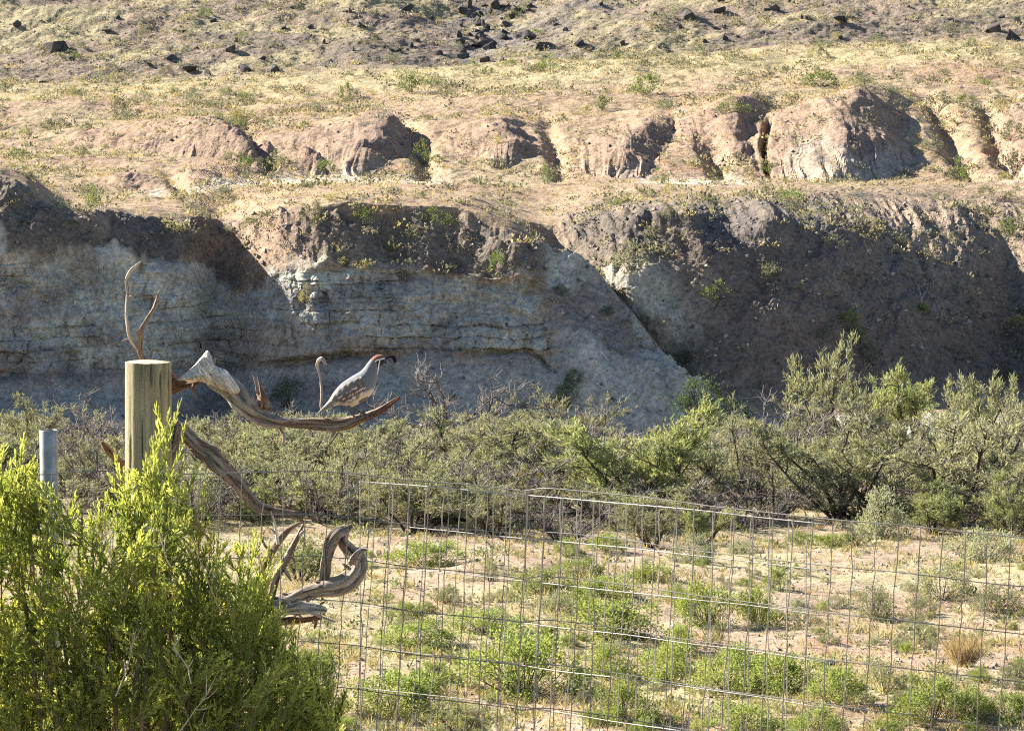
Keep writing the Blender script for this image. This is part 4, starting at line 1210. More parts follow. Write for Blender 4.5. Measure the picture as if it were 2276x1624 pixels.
def limb_mesh(name, ctrl, conv, rs, d0, seed, cols, sides=30, flute=0.22, knobs=0.17, twist=9.0):
    """gnarled limb. ctrl: (x, y, radius, depth offset) in close-up units; cols: colour at start and end"""
    P = np.array([conv(c[0], c[1], d0 + (c[3] if len(c) > 3 else 0)) for c in ctrl])
    Rr = np.array([[c[2] * rs * d0] for c in ctrl])
    A = catmull(np.hstack([P, Rr]), 10)
    pts = A[:, :3]; rad = np.maximum(A[:, 3], 0.0006)
    m = len(pts)
    seg = np.linalg.norm(np.diff(pts, axis=0), axis=1); s = np.concatenate([[0], np.cumsum(seg)])
    tan = np.gradient(pts, axis=0); tan = unit(tan)
    u = np.zeros_like(pts); u[0] = unit(np.cross(tan[0], [0.1, 1.0, 0.2]))
    for i in range(1, m):
        v = u[i - 1] - tan[i] * np.dot(u[i - 1], tan[i]); u[i] = unit(v)
    w = np.cross(tan, u)
    a = np.linspace(0, 2 * np.pi, sides, endpoint=False)[None, :] + 0 * s[:, None]
    S = s[:, None] + 0 * a
    at = a + twist * S * 0.25 + seed
    ca, sa = np.cos(at), np.sin(at)
    fl = vnoise(ca * 2.2 + seed * 3.1 + S * 2.0, sa * 2.2 + S * 3.0, seed) + 0.6 * vnoise(ca * 4.5 + seed + S * 3, sa * 4.5 + S * 4, seed + 3)
    kn = vnoise(np.cos(a) * 0.9 + S * 14 + seed, np.sin(a) * 0.9 + S * 9, seed + 7) + 0.6 * vnoise(np.cos(a) + S * 34, np.sin(a) - S * 27, seed + 9)
    spl = ridged(at * 3.2 + 2.2 * vnoise(S * 9, at * 0.5, seed + 11), S * 2.5 + seed, seed + 13, 2)       # long splits
    spl = np.clip(spl, 0, 1) ** 3
    fat = 1 + 0.16 * vnoise(s * 11 + seed, 0 * s, seed + 15) + 0.10 * vnoise(s * 29 + seed, 0 * s, seed + 17)
    pts = pts + (rad * 0.35)[:, None] * np.stack([vnoise(s * 15 + 3, 0 * s + k_, seed + 19) for k_ in (0, 5, 9)], -1)
    rr = rad[:, None] * fat[:, None] * (1 + flute * fl + knobs * kn - 0.40 * spl)
    V = pts[:, None, :] + rr[:, :, None] * (np.cos(a)[..., None] * u[:, None, :] + np.sin(a)[..., None] * w[:, None, :])
    f = (s / s[-1])[:, None]
    col = np.asarray(cols[0])[None, :] * (1 - f) + np.asarray(cols[1])[None, :] * f
    C = np.repeat(col[:, None, :], sides, 1) * (1 + 0.22 * fl[..., None] + 0.12 * kn[..., None])
    bl = sstep(0.0, 0.55, vnoise(S * 7 + ca * 0.8, sa * 0.8 + seed, seed + 21))[..., None] * 0.55
    C = C * (1 - bl) + np.array([0.60, 0.53, 0.45]) * bl
    rd = sstep(0.1, 0.6, vnoise(S * 9 - ca * 0.9, sa * 0.9 + seed, seed + 23))[..., None] * 0.5
    C = C * (1 - rd) + np.array([0.25, 0.135, 0.08]) * rd
    C = C * (1 - 0.88 * spl[..., None])
    G = np.stack([S * 13, ca * rad.mean() * 190 + seed * 5, sa * rad.mean() * 190], -1)
    i = np.arange(m * sides).reshape(m, sides); j = np.roll(i, -1, 1)
    F = np.stack([i[:-1], i[1:], j[1:], j[:-1]], -1).reshape(-1, 4)
    V = V.reshape(-1, 3); C = C.reshape(-1, 3); G = G.reshape(-1, 3)
    n0 = len(V)
    V = np.vstack([V, pts[0], pts[-1]]); C = np.vstack([C, col[0] * 1.25, col[-1] * 1.25]); G = np.vstack([G, [0, 0, 0], [9, 0, 0]])
    caps = np.concatenate([np.stack([np.full(sides, n0), i[0], j[0]], -1), np.stack([np.full(sides, n0 + 1), j[-1], i[-1]], -1)])
    return mesh_np(name, V, [F, caps], np.clip(C, 0.01, 0.85), [M_DRIFT], uv=G)

def blade_mesh(name, outline, conv, d0, thick, seed, col):
    """flat flared root: thick in the middle, thin at the edge"""
    O = catmull(np.array([list(o) + [0] for o in outline + outline[:1]], float), 8)[:-1, :2]
    c = O.mean(0); n = len(O)
    Vs, Cs, Gs = [], [], []
    rings = [1.0, 0.97, 0.88, 0.72, 0.5, 0.25, 0.04]
    for side in (-1, 1):
        for k in rings:
            q = c + (O - c) * k
            t = thick * math.sqrt(max(0.0, 1 - k ** 3)) * side + 0.006 * vnoise(q[:, 0] / 40, q[:, 1] / 40, seed) * (1 - k ** 4) + 0.004 * vnoise(q[:, 0] / 12, q[:, 1] / 12, seed + 2) * (1 - k ** 4)
            P = np.array([conv(x, y, d0 + tt) for (x, y), tt in zip(q, np.broadcast_to(t, n))])
            Vs.append(P); Cs.append(np.tile(col, (n, 1)) * (1 + 0.15 * vnoise(q[:, 0] / 30, q[:, 1] / 70, seed + 5))[:, None])
            ax = np.array([0.55, 0.83]); ay = np.array([0.83, -0.55])
            Gs.append(np.stack([(q @ ax) * 0.012, (q @ ay) * 0.09, q[:, 0] * 0], -1))
    m = len(rings); F = []
    for sd in (0, 1):
        i = np.arange(m * n).reshape(m, n) + sd * m * n; j = np.roll(i, -1, 1)
        qd = np.stack([i[:-1], j[:-1], j[1:], i[1:]], -1).reshape(-1, 4)
        F.append(qd if sd == 0 else qd[:, ::-1])
    i = np.arange(n); j = (i + 1) % n
    F.append(np.stack([i, i + m * n, j + m * n, j], -1))
    return mesh_np(name, np.concatenate(Vs), np.concatenate(F), np.clip(np.concatenate(Cs), 0, .9), [M_DRIFT], uv=np.concatenate(Gs))

# ---- wooden post
PD = 8.25
top_l = np.array(vp(308.5 / 1.1169, 897 / 1.1169, PD)); top_r = np.array(vp(423.5 / 1.1169, 899 / 1.1169, PD))
pc = (top_l + top_r) / 2; prad = np.linalg.norm(top_r - top_l) / 2
gzp = EYE - 2.05
post = thing("wooden_fence_post", (pc[0] - 0.004, PD, gzp - 0.05), "round weathered timber fence post with a sawn top, left of the quail", "fence post")
H_ = pc[2] - gzp + 0.05
rows, sd = 90, 120
zz_ = np.linspace(0, H_, rows)[:, None]; aa = np.linspace(0, 2 * np.pi, sd, endpoint=False)[None, :]
rad = prad * (1 + 0.010 * vnoise(np.cos(aa) * 1.5 + zz_ * 2, np.sin(aa) * 1.5, 5) + 0.003 * vnoise(np.cos(aa) * 9 + 0 * zz_, np.sin(aa) * 9 + zz_ * 1.2, 6))
colp = np.zeros((rows, sd, 3)); colp[:] = (0.44, 0.365, 0.235)
gm = sstep(-0.2, 0.5, vnoise(np.cos(aa) * 3 + zz_ * 1.3, np.sin(aa) * 3 + zz_ * 0.8, 8))
colp = colp * (1 - 0.5 * gm[..., None]) + 0.5 * gm[..., None] * np.array([0.36, 0.36, 0.20])
top_st = np.exp(-((H_ - zz_) / 0.06) ** 2) * sstep(-0.1, 0.6, vnoise(np.cos(aa) * 5, np.sin(aa) * 5 + zz_ * 3, 9))
colp *= (1 - 0.45 * top_st)[..., None]
for ang, z0, z1, dep, wd in ((-75, 0.45, 1.0, 0.0022, 2.2), (-52, 0.30, 0.98, 0.0030, 2.6), (-100, 0.72, 1.0, 0.0018, 2.0), (-20, 0.5, 1.0, 0.002, 2.2), (-135, 0.4, 0.93, 0.0016, 2.0), (-85, 0.1, 0.6, 0.0016, 2.0), (40, 0.2, 1, 0.002, 2.5)):
    a0 = np.radians(ang) + 0.07 * vnoise(zz_ * 9, 0 * zz_ + ang, 11) + 0.02 * vnoise(zz_ * 40, 0 * zz_ + ang, 12)
    da = (aa - a0 + np.pi) % (2 * np.pi) - np.pi
    g = np.exp(-(da / np.radians(wd)) ** 2) * sstep(z0 * H_, z0 * H_ + 0.06, zz_) * (1 - sstep(z1 * H_ - .005, z1 * H_ + 0.01, zz_)) * sstep(-0.5, 0.1, vnoise(zz_ * 14, 0 * zz_ + ang, 13))
    rad = rad - 2.0 * dep * g; colp *= (1 - 0.85 * g)[..., None]
strip = np.exp(-((aa + np.radians(38)) / 0.22) ** 2) * sstep(0.45 * H_, 0.55 * H_, zz_)
colp = colp * (1 - .6 * strip[..., None]) + .6 * strip[..., None] * np.array([0.46, 0.33, 0.22])
lean = 0.012 * (zz_ / H_)
Vp = np.stack([rad * np.cos(aa) + lean - 0.006, rad * np.sin(aa), zz_ + 0 * aa], -1)
ii = np.arange(rows * sd).reshape(rows, sd); jj = np.roll(ii, -1, 1)
Fp = np.stack([ii[:-1], jj[:-1], jj[1:], ii[1:]], -1).reshape(-1, 4)
Gp = np.stack([zz_ * 7 + 0 * aa, np.cos(aa) * 11 + 0 * zz_, np.sin(aa) * 11 + 0 * zz_], -1)
link("shaft", mesh_np("shaft", Vp.reshape(-1, 3), Fp, np.clip(colp, .02, .8).reshape(-1, 3), [M_POST], uv=Gp.reshape(-1, 3)), post)
cr = np.linspace(1.0, 0.0, 8)[:, None]
ring_r = rad[-1][None, :] * np.where(cr > 0.99, 1, cr)
Vt = np.stack([ring_r * np.cos(aa) + 0.006, ring_r * np.sin(aa), H_ + 0.002 * (1 - cr ** 6) + 0 * aa + 0.0006 * vnoise(ring_r * 300 + 0 * aa, aa * 3 + 0 * cr, 15)], -1)
ii = np.arange(8 * sd).reshape(8, sd); jj = np.roll(ii, -1, 1)
Ft = np.stack([ii[:-1], jj[:-1], jj[1:], ii[1:]], -1).reshape(-1, 4)
ct = np.array([0.60, 0.52, 0.38]) * (1 + 0.12 * np.sin(ring_r * 900 + 0 * aa))[..., None]
for ang in (-52, -75, 30, 118, 200):
    dca = (aa - np.radians(ang) - 0.1 * vnoise(ring_r * 200, 0 * ring_r + ang, 14) + np.pi) % (2 * np.pi) - np.pi
    ct = ct * (1 - 0.7 * np.exp(-(dca * ring_r / 0.0012) ** 2) * sstep(0.1, 0.5, ring_r / prad))[..., None]
link("sawn_top", mesh_np("sawn_top", Vt.reshape(-1, 3), Ft, ct.reshape(-1, 3), [M_POST], uv=np.stack([ring_r * 60 + 0 * aa, aa * .3 + 0 * ring_r, 0 * aa + 0 * ring_r], -1).reshape(-1, 3)), post)

# ---- galvanised pipe
m, nt, out = new_mat("galvanised_steel")
tc = N(nt, "ShaderNodeTexCoord")
n1 = noise_tex(nt, 40, 4, 0.6, tc.outputs["Object"])
c = ramp(nt, n1, [(0.3, (0.20, 0.195, 0.185)), (0.7, (0.36, 0.355, 0.34))])
b = N(nt, "ShaderNodeBsdfPrincipled"); b.inputs["Metallic"].default_value = 0.75; b.inputs["Roughness"].default_value = 0.42
nt.links.new(c, b.inputs["Base Color"]); nt.links.new(b.outputs[0], out.inputs[0])
M_GALV = m
pl = np.array(vp(98 / 1.1169, 1067 / 1.1169, 8.1)); pr_ = np.array(vp(143 / 1.1169, 1067 / 1.1169, 8.1))
pcx = (pl + pr_) / 2; prd = np.linalg.norm(pr_ - pl) / 2
pipe = thing("steel_pipe_post", (pcx[0], 8.1, EYE - 2.1), "short galvanised steel pipe post standing in the bush at far left", "pipe post")
Hq = pcx[2] - (EYE - 2.1)
def shell(r_out, r_in, z0, z1, sd=40):
    a = np.linspace(0, 2 * np.pi, sd, endpoint=False)
    prof = [(r_out, z0), (r_out, z1 - 0.0015), (r_out - 0.001, z1), (r_in + 0.0005, z1), (r_in, z1 - 0.002), (r_in, z1 - 0.25)]
    V = np.concatenate([np.stack([r * np.cos(a), r * np.sin(a), 0 * a + z], 1) for r, z in prof])
    i = np.arange(len(prof) * sd).reshape(len(prof), sd); j = np.roll(i, -1, 1)
    return V, np.stack([i[:-1], j[:-1], j[1:], i[1:]], -1).reshape(-1, 4)
V_, F_ = shell(prd, prd - 0.003, 0, Hq)
link("tube", mesh_np("tube", V_, F_, None, [M_GALV]), pipe)
V_, F_ = shell(prd + 0.0022, prd + 0.0002, Hq - 0.30, Hq - 0.285)
link("clamp_band", mesh_np("clamp_band", V_, F_, None, [M_GALV]), pipe)

# ---- driftwood
D0 = 8.27
def place_at(o_pts):
    return Vector(o_pts)
def drift_thing(name, anchor, label, category="driftwood"):
    return thing(name, (0, 0, 0), label, category, "driftwood fixed to the fence")
perch = drift_thing("driftwood_perch", None, "gnarled driftwood limb with flared pale root, the quail standing on its right end")
def part(name, parent, ctrl, conv, rs, seed, cols, d0=D0, **kw):
    return link(name, limb_mesh(name, ctrl, conv, rs, d0, seed, cols, **kw), parent)
part("limb", perch, [(790, 905, 40, .02), (850, 950, 72, .01), (930, 1020, 84, 0), (1020, 1095, 82, -.01), (1110, 1168, 72, -.01), (1200, 1225, 58, 0), (1300, 1262, 48, 0), (1400, 1272, 46, .01), (1550, 1284, 44, .01), (1700, 1300, 46, 0), (1800, 1292, 40, 0), (1900, 1262, 34, -.01), (2000, 1240, 30, -.01), (2100, 1190, 24, -.02), (2180, 1130, 17, -.02), (2226, 1095, 9, -.02)], za, RA, 3, (GREY, BROWN), sides=44)
flare = link("flared_root", blade_mesh("flared_root", [(555, 966), (620, 924), (690, 862), (750, 792), (795, 745), (822, 790), (850, 860), (930, 890), (985, 960), (1035, 1040), (1000, 1075), (930, 1050), (850, 1015), (760, 985), (660, 972)], za, D0 - 0.03, 0.034, 5, PALE_W), perch)
part("splinter", flare, [(815, 900, 26, -.03), (832, 850, 16, -.035), (850, 800, 5, -.04)], za, RA, 4, (PALE_W, GREY), sides=10)
part("root_stub", perch, [(440, 1010, 70, .05), (520, 1000, 88, .04), (600, 1010, 62, .03), (680, 990, 36, .01), (730, 975, 24, 0)], za, RA, 6, (BROWN, BROWN), sides=24, flute=.25)
part("splinter", perch, [(690, 1000, 12, -.01), (690, 1050, 10, -.02), (720, 1112, 3, -.02)], za, RA, 7, (DARKW, BROWN), sides=8)
part("broken_stub", perch, [(1210, 1190, 46, 0), (1205, 1130, 40, .01), (1180, 1070, 30, .02), (1160, 1000, 16, .02), (1132, 930, 4, .02)], za, RA, 8, (BROWN, GREY), sides=14, flute=.3)
part("broken_stub", perch, [(1215, 1180, 34, -.02), (1215, 1110, 26, -.02), (1190, 1020, 12, -.02), (1165, 940, 3, -.02)], za, RA, 9, (BROWN, BROWN), sides=12, flute=.3)
part("hooked_twig", perch, [(1672, 1275, 12, .02), (1655, 1225, 11, .02), (1640, 1160, 11, .02), (1646, 1080, 10, .02), (1640, 1000, 10, .02), (1626, 920, 11, .02), (1612, 868, 14, .02), (1622, 828, 17, .015), (1645, 815, 16, .01), (1662, 835, 13, .01), (1678, 858, 7, .01)], za, RA, 10, (GREY, PALE_W), sides=12)
part("hanging_twig", perch, [(1340, 1300, 26, 0), (1352, 1350, 18, 0), (1362, 1400, 14, -.01), (1345, 1465, 5, -.02)], za, RA, 11, (BROWN, GREY), sides=10)
part("hanging_twig", perch, [(1745, 1320, 22, 0), (1735, 1365, 14, 0), (1718, 1392, 9, 0), (1693, 1420, 3, 0)], za, RA, 12, (BROWN, PALE_W), sides=10)

def splinters(parent, ctrl, conv, rs, n, seed, big=1.0):
    """short broken spikes standing off a limb along its grain"""
    rr_ = random.Random(seed)
    for q in range(n):
        i = rr_.randrange(len(ctrl) - 1); f_ = rr_.random()
        a_, b_ = ctrl[i], ctrl[i + 1]
        x0, y0, r0, d0_ = [a_[k_] + (b_[k_] - a_[k_]) * f_ for k_ in range(4)]
        L = math.hypot(b_[0] - a_[0], b_[1] - a_[1]); tx, ty = (b_[0] - a_[0]) / L, (b_[1] - a_[1]) / L
        sg = rr_.choice((-1, 1)); nx_, ny_ = -ty * sg, tx * sg
        dr_ = rr_.choice((-1, 1)); ln = rr_.uniform(14, 46) * big; w_ = rr_.uniform(0.12, 0.3) * r0 + 2
        ox, oy = x0 + nx_ * r0 * 0.75, y0 + ny_ * r0 * 0.75
        dz_ = d0_ + rr_.uniform(-1, 0.3) * r0 * rs * D0 * 0.6
        part("splinter", parent, [(ox, oy, w_, dz_), (ox + tx * dr_ * ln * .5 + nx_ * ln * .28, oy + ty * dr_ * ln * .5 + ny_ * ln * .28, w_ * .7, dz_), (ox + tx * dr_ * ln + nx_ * ln * .7, oy + ty * dr_ * ln + ny_ * ln * .7, 1.2, dz_)], conv, rs, seed + q, (rr_.choice((GREY, BROWN, PALE_W)), GREY), sides=7)
splinters(perch, [(850, 950, 72, .01), (1020, 1095, 82, -.01), (1200, 1225, 58, 0), (1400, 1272, 46, .01), (1700, 1300, 46, 0), (1900, 1262, 34, -.01), (2180, 1130, 17, -.02)], za, RA, 12, 500)
ant = drift_thing("antler_branch", None, "bare antler-shaped forked branch rising behind the wooden post")
part("stem", ant, [(370, 930, 26, .08), (335, 850, 26, .07), (282, 742, 25, .06), (226, 660, 24, .05), (202, 560, 20, .04), (190, 450, 19, .04), (196, 330, 18, .04), (190, 235, 21, .04), (215, 168, 19, .03), (258, 122, 13, .03), (302, 85, 4, .03)], za, RA * 0.8, 14, (GREY, PALE_W), sides=18, knobs=.3)
part("prong", ant, [(345, 860, 24, .06), (300, 765, 24, .05), (296, 680, 25, .04), (302, 612, 25, .03), (340, 532, 17, .03), (390, 450, 16, .02), (414, 385, 14, .02), (424, 335, 11, .02), (440, 293, 4, .02)], za, RA * 0.8, 15, (BROWN, GREY), sides=16, knobs=.3)
for q, c in enumerate(([(296, 610, 12, .03), (272, 590, 8, .03), (248, 580, 3, .03)], [(190, 232, 10, .04), (172, 216, 6, .04), (152, 210, 2, .04)], [(210, 662, 10, .05), (185, 668, 7, .05), (158, 680, 3, .05)], [(425, 340, 8, .02), (410, 322, 5, .02), (404, 312, 2, .02)], [(200, 350, 8, .04), (225, 345, 5, .03), (262, 338, 2, .03)])):
    part("thorn", ant, c, za, RA, 20 + q, (GREY, GREY), sides=8)

low = drift_thing("sloping_driftwood_limb", None, "brown driftwood limb sloping down right from the post to a fork behind the wire")
part("limb", low, [(60, -60, 46, .06), (190, 55, 52, .03), (300, 150, 54, .01), (400, 222, 58, 0), (500, 305, 62, 0), (600, 405, 56, 0), (700, 522, 46, 0), (790, 615, 42, 0), (880, 652, 32, 0), (1000, 672, 21, 0), (1085, 708, 13, 0), (1122, 742, 8, 0)], zb, RB, 30, (BROWN, GREY), sides=40)
part("charred_stub", low, [(205, 6, 34, -.02), (195, 60, 38, -.02), (178, 140, 38, -.01), (140, 240, 34, 0), (110, 330, 26, .01)], zb, RB, 31, (DARKW, DARKW), sides=16, flute=.25)
part("cut_end", low, [(205, 12, 34, -.026), (204, 6, 33, -.026), (203, 0, 26, -.026)], zb, RB, 131, (PALE_W, PALE_W), sides=14, flute=.06)
part("left_root", low, [(1300, 760, 60, .09), (1100, 630, 58, .08), (980, 520, 48, .06), (900, 430, 40, .05), (835, 345, 20, .05), (822, 330, 12, .05)], zc, RC, 32, (BROWN, BROWN), sides=16)
part("fork", low, [(790, 1160, 24, .02), (825, 1090, 27, .02), (880, 1000, 28, .02), (930, 900, 26, .02), (1000, 812, 22, .02), (1075, 752, 15, .01), (1118, 738, 8, .01)], zb, RB, 33, (BROWN, GREY), sides=16)
part("fork", low, [(880, 1340, 46, -.01), (905, 1260, 38, -.01), (925, 1170, 36, -.01), (975, 1050, 31, -.01), (1022, 950, 26, -.01), (1078, 852, 21, -.01), (1125, 752, 8, 0)], zb, RB, 34, (BROWN, GREY), sides=18)
part("twig", low, [(935, 905, 11, 0), (918, 800, 10, 0), (900, 720, 9, -.01), (878, 652, 5, -.01)], zb, RB, 35, (PALE_W, PALE_W), sides=10)
part("twig", low, [(925, 840, 9, 0), (895, 800, 8, 0), (868, 782, 4, 0)], zb, RB, 36, (PALE_W, PALE_W), sides=8)
part("twig", low, [(980, 1100, 16, -.02), (1010, 1140, 13, -.02), (1034, 1178, 5, -.03)], zb, RB, 37, (GREY, GREY), sides=8)
part("twig", low, [(1085, 850, 14, -.01), (1112, 812, 12, -.01), (1138, 815, 5, -.01)], zb, RB, 38, (PALE_W, PALE_W), sides=8)

splinters(low, [(190, 55, 52, .03), (400, 222, 58, 0), (600, 405, 56, 0), (790, 615, 42, 0), (1000, 672, 21, 0)], zb, RB, 10, 520)
splinters(low, [(880, 1340, 46, -.01), (975, 1050, 31, -.01), (1078, 852, 21, -.01)], zb, RB, 6, 540, 1.2)
part("twig", low, [(900, 960, 14, 0), (852, 930, 10, -.01), (820, 870, 8, -.02), (832, 800, 4, -.02)], zb, RB, 139, (GREY, BROWN), sides=8)
part("twig", low, [(1010, 970, 12, -.01), (1050, 1010, 9, -.02), (1062, 1060, 4, -.03)], zb, RB, 140, (BROWN, GREY), sides=8)
loop = drift_thing("looped_driftwood", None, "pale grey driftwood curled into a loop at its right end, low behind the wire")
part("limb", loop, [(560, 1460, 40, .03), (700, 1420, 46, .02), (880, 1362, 52, .01), (1030, 1302, 56, 0), (1150, 1240, 60, 0), (1280, 1222, 62, 0), (1400, 1196, 62, 0), (1490, 1130, 62, 0), (1524, 1040, 58, .01), (1470, 945, 50, .02), (1420, 870, 44, .02), (1432, 800, 40, .02), (1478, 768, 24, .01), (1490, 760, 14, .01)], zb, RB, 40, (GREY, GREY), sides=44, flute=.24)
part("inner_arm", loop, [(1455, 785, 34, 0), (1380, 822, 42, -.01), (1322, 905, 44, -.01), (1296, 1010, 40, -.01), (1285, 1100, 38, 0), (1272, 1180, 36, 0)], zb, RB, 41, (GREY, GREY), sides=32, flute=.24)
part("curled_tip", loop, [(1510, 1050, 44, -.01), (1538, 990, 32, -.02), (1562, 958, 20, -.02), (1594, 944, 7, -.02)], zb, RB, 42, (GREY, DARKW), sides=14)
part("lower_fork", loop, [(700, 1440, 36, -.02), (840, 1408, 46, -.03), (1000, 1392, 48, -.03), (1150, 1378, 50, -.03), (1260, 1385, 42, -.03), (1300, 1400, 18, -.03)], zb, RB, 43, (GREY, PALE_W), sides=34, flute=.26)
part("dark_underside", loop, [(780, 1530, 26, .02), (900, 1492, 30, .01), (1050, 1464, 28, 0), (1180, 1450, 24, 0), (1262, 1455, 10, 0)], zb, RB, 44, (BROWN, BROWN), sides=14)
part("stub", loop, [(1205, 1440, 20, -.02), (1212, 1490, 18, -.02), (1206, 1535, 7, -.02)], zb, RB, 45, (BROWN, BROWN), sides=10)
part("stick", loop, [(1150, 1412, 10, -.05), (1250, 1440, 9, -.05), (1362, 1482, 6, -.05)], zb, RB, 46, (PALE_W, PALE_W), sides=8)
splinters(loop, [(700, 1420, 46, .02), (1030, 1302, 56, 0), (1280, 1222, 62, 0), (1490, 1130, 62, 0), (1470, 945, 50, .02)], zb, RB, 12, 560, 1.2)
splinters(loop, [(700, 1440, 36, -.02), (1000, 1392, 48, -.03), (1260, 1385, 42, -.03)], zb, RB, 8, 580, 1.4)
stump = drift_thing("pale_stump", None, "pale split stump wood half hidden in the lower bush beside the post")
part("trunk", stump, [(-40, 1560, 60, -.10), (0, 1420, 58, -.11), (30, 1300, 50, -.11), (60, 1200, 40, -.11), (80, 1120, 22, -.11)], zb, RB, 47, (PALE_W, PALE_W), sides=32, flute=.24)
part("side_stub", stump, [(-30, 1400, 30, -.11), (-110, 1340, 26, -.12), (-190, 1210, 16, -.12), (-210, 1150, 8, -.12)], zb, RB, 48, (PALE_W, GREY), sides=12)

# ---- quail
QD = 8.24
def zq(x, y, d):
    return np.array(vp((740 + x / 6.767) / 1.1169, (850 + y / 6.767) / 1.1169, d))
QM = 1 / 6.767 / 8473 * QD
st_ = [((278, 1236), (290, 1244), 10), ((330, 1180), (345, 1198), 22), ((400, 1100), (420, 1146), 40), ((500, 985), (530, 1103), 80), ((600, 832), (645, 1058), 135), ((700, 712), (765, 1052), 180), ((800, 632), (885, 1085), 212), ((930, 550), (1020, 1030), 226), ((1040, 486), (1160, 940), 214), ((1098, 432), (1262, 822), 186), ((1136, 384), (1318, 660), 150), ((1176, 330), (1342, 530), 118), ((1216, 284), (1356, 440), 100), ((1264, 240), (1382, 410), 92), ((1320, 210), (1415, 392), 86), ((1378, 204), (1442, 362), 74), ((1428, 220), (1456, 330), 54), ((1452, 252), (1463, 302), 28), ((1460, 272), (1465, 286), 8)]
A = np.array([[*t, *b_, w] for t, b_, w in st_], float)
A = catmull(A, 9)
nr, ns = len(A), 72
th = np.linspace(0, 2 * np.pi, ns, endpoint=False)
Cx = (A[:, 0] + A[:, 2]) / 2; Cy = (A[:, 1] + A[:, 3]) / 2
Hx = (A[:, 0] - A[:, 2]) / 2; Hy = (A[:, 1] - A[:, 3]) / 2
qx = Cx[:, None] + Hx[:, None] * np.cos(th)[None, :]
qy = Cy[:, None] + Hy[:, None] * np.cos(th)[None, :]
qz = np.maximum(A[:, 4], 2)[:, None] * np.sin(th)[None, :] * (np.abs(np.sin(th)) ** -0.12)[None, :] if False else np.maximum(A[:, 4], 2)[:, None] * np.sin(th)[None, :]
qrough = 1 + 0.012 * vnoise(qx / 18, qy / 30 + qz / 40, 7)
QV = np.array([zq(x, y, QD + z * QM) for x, y, z in zip(qx.ravel(), qy.ravel(), (qz * qrough).ravel())])
# plumage colours, by place on the bird
def poly_in(px, py, poly):
    inside = np.zeros(px.shape, bool); n = len(poly)
    for i in range(n):
        x1, y1 = poly[i]; x2, y2 = poly[(i + 1) % n]
        c = ((y1 > py) != (y2 > py)) & (px < (x2 - x1) * (py - y1) / (y2 - y1 + 1e-9) + x1)
        inside ^= c
    return inside
def near_line(px, py, pts, w):
    d = np.full(px.shape, 1e9)
    for (x1, y1), (x2, y2) in zip(pts[:-1], pts[1:]):
        t = np.clip(((px - x1) * (x2 - x1) + (py - y1) * (y2 - y1)) / ((x2 - x1) ** 2 + (y2 - y1) ** 2), 0, 1)
        d = np.minimum(d, np.hypot(px - x1 - t * (x2 - x1), py - y1 - t * (y2 - y1)))
    return 1 - sstep(w * 0.6, w * 1.3, d)
QC = np.zeros(qx.shape + (3,)); QC[:] = (0.15, 0.155, 0.175)
def put(col, w):
    global QC
    QC = QC * (1 - w[..., None]) + np.asarray(col, float) * w[..., None]
wob = 10 * vnoise(qx / 25, qy / 25, 21)
put((0.20, 0.19, 0.18), sstep(0, 60, 640 - (qx + wob)) * sstep(0, 80, qy - 600))                                  # rump and tail
put((0.60, 0.50, 0.38), (sstep(0, 50, (qy + wob) - (740 + (1290 - qx) * 0.42)) * sstep(840, 960, qx)))          # buff breast
put((0.56, 0.48, 0.38), sstep(0, 40, qy - (985 + 0.02 * (qx - 600)) + wob) * sstep(560, 640, qx))                # vent
flank = poly_in(qx + wob, qy + wob, [(1100, 640), (1130, 790), (1000, 950), (820, 1010), (640, 1000), (660, 930), (860, 800), (990, 720)]).astype(float)
put((0.13, 0.075, 0.055), flank * 0.85)
strk = np.sin((qy * 0.86 + qx * 0.50) / 10.5 + 1.4 * vnoise(qx / 70, qy / 40, 23)) * 1.0
put((0.74, 0.69, 0.60), flank * sstep(0.35, 0.75, strk) * sstep(-0.35, 0.15, vnoise(qx / 45, qy / 22, 24)))
put((0.16, 0.10, 0.07), sstep(0.5, 0.8, np.sin((qy * 0.9 + qx * 0.45) / 11 + 2 * vnoise(qx / 50, qy / 50, 25))) * sstep(0, 30, qy - 960) * sstep(560, 640, qx) * (1 - sstep(900, 960, qx)) * 0.6)
put((0.05, 0.04, 0.04), near_line(qx, qy, [(1040, 1000), (1110, 960), (1165, 930)], 26))
sc_ = 0.5 + 0.5 * np.sin(qx / 9.0 + qy / 13.0) * np.sin(qx / 13.0 - qy / 9.0)
QC *= (1 + 0.34 * (sc_ - 0.5) * sstep(0, 60, 1300 - qx))[..., None]
head = sstep(1205, 1235, qx - 0.25 * (qy - 300))
put((0.13, 0.14, 0.16), head * 0.5)
put((0.22, 0.075, 0.035), (poly_in(qx, qy, [(1215, 300), (1262, 215), (1340, 190), (1440, 200), (1456, 250), (1400, 268), (1330, 286), (1290, 312)])).astype(float))
put((0.015, 0.013, 0.013), (poly_in(qx, qy, [(1318, 312), (1380, 292), (1475, 262), (1480, 345), (1440, 380), (1402, 415), (1362, 432), (1335, 405), (1322, 350)])).astype(float))
put((0.86, 0.85, 0.82), near_line(qx, qy, [(1296, 316), (1330, 296), (1390, 282), (1462, 262)], 9))
put((0.86, 0.85, 0.82), near_line(qx, qy, [(1372, 312), (1358, 370), (1350, 440), (1342, 520)], 9))
ii = np.arange(nr * ns).reshape(nr, ns); jj = np.roll(ii, -1, 1)
QF = np.stack([ii[:-1], ii[1:], jj[1:], jj[:-1]], -1).reshape(-1, 4)
m, nt, out = new_mat("plumage")
at = N(nt, "ShaderNodeAttribute", attribute_name="Col"); tc = N(nt, "ShaderNodeTexCoord")
n1 = noise_tex(nt, 420, 3, 0.6, tc.outputs["Object"])
f = ramp(nt, n1, [(0.3, 0.86), (0.7, 1.12)])
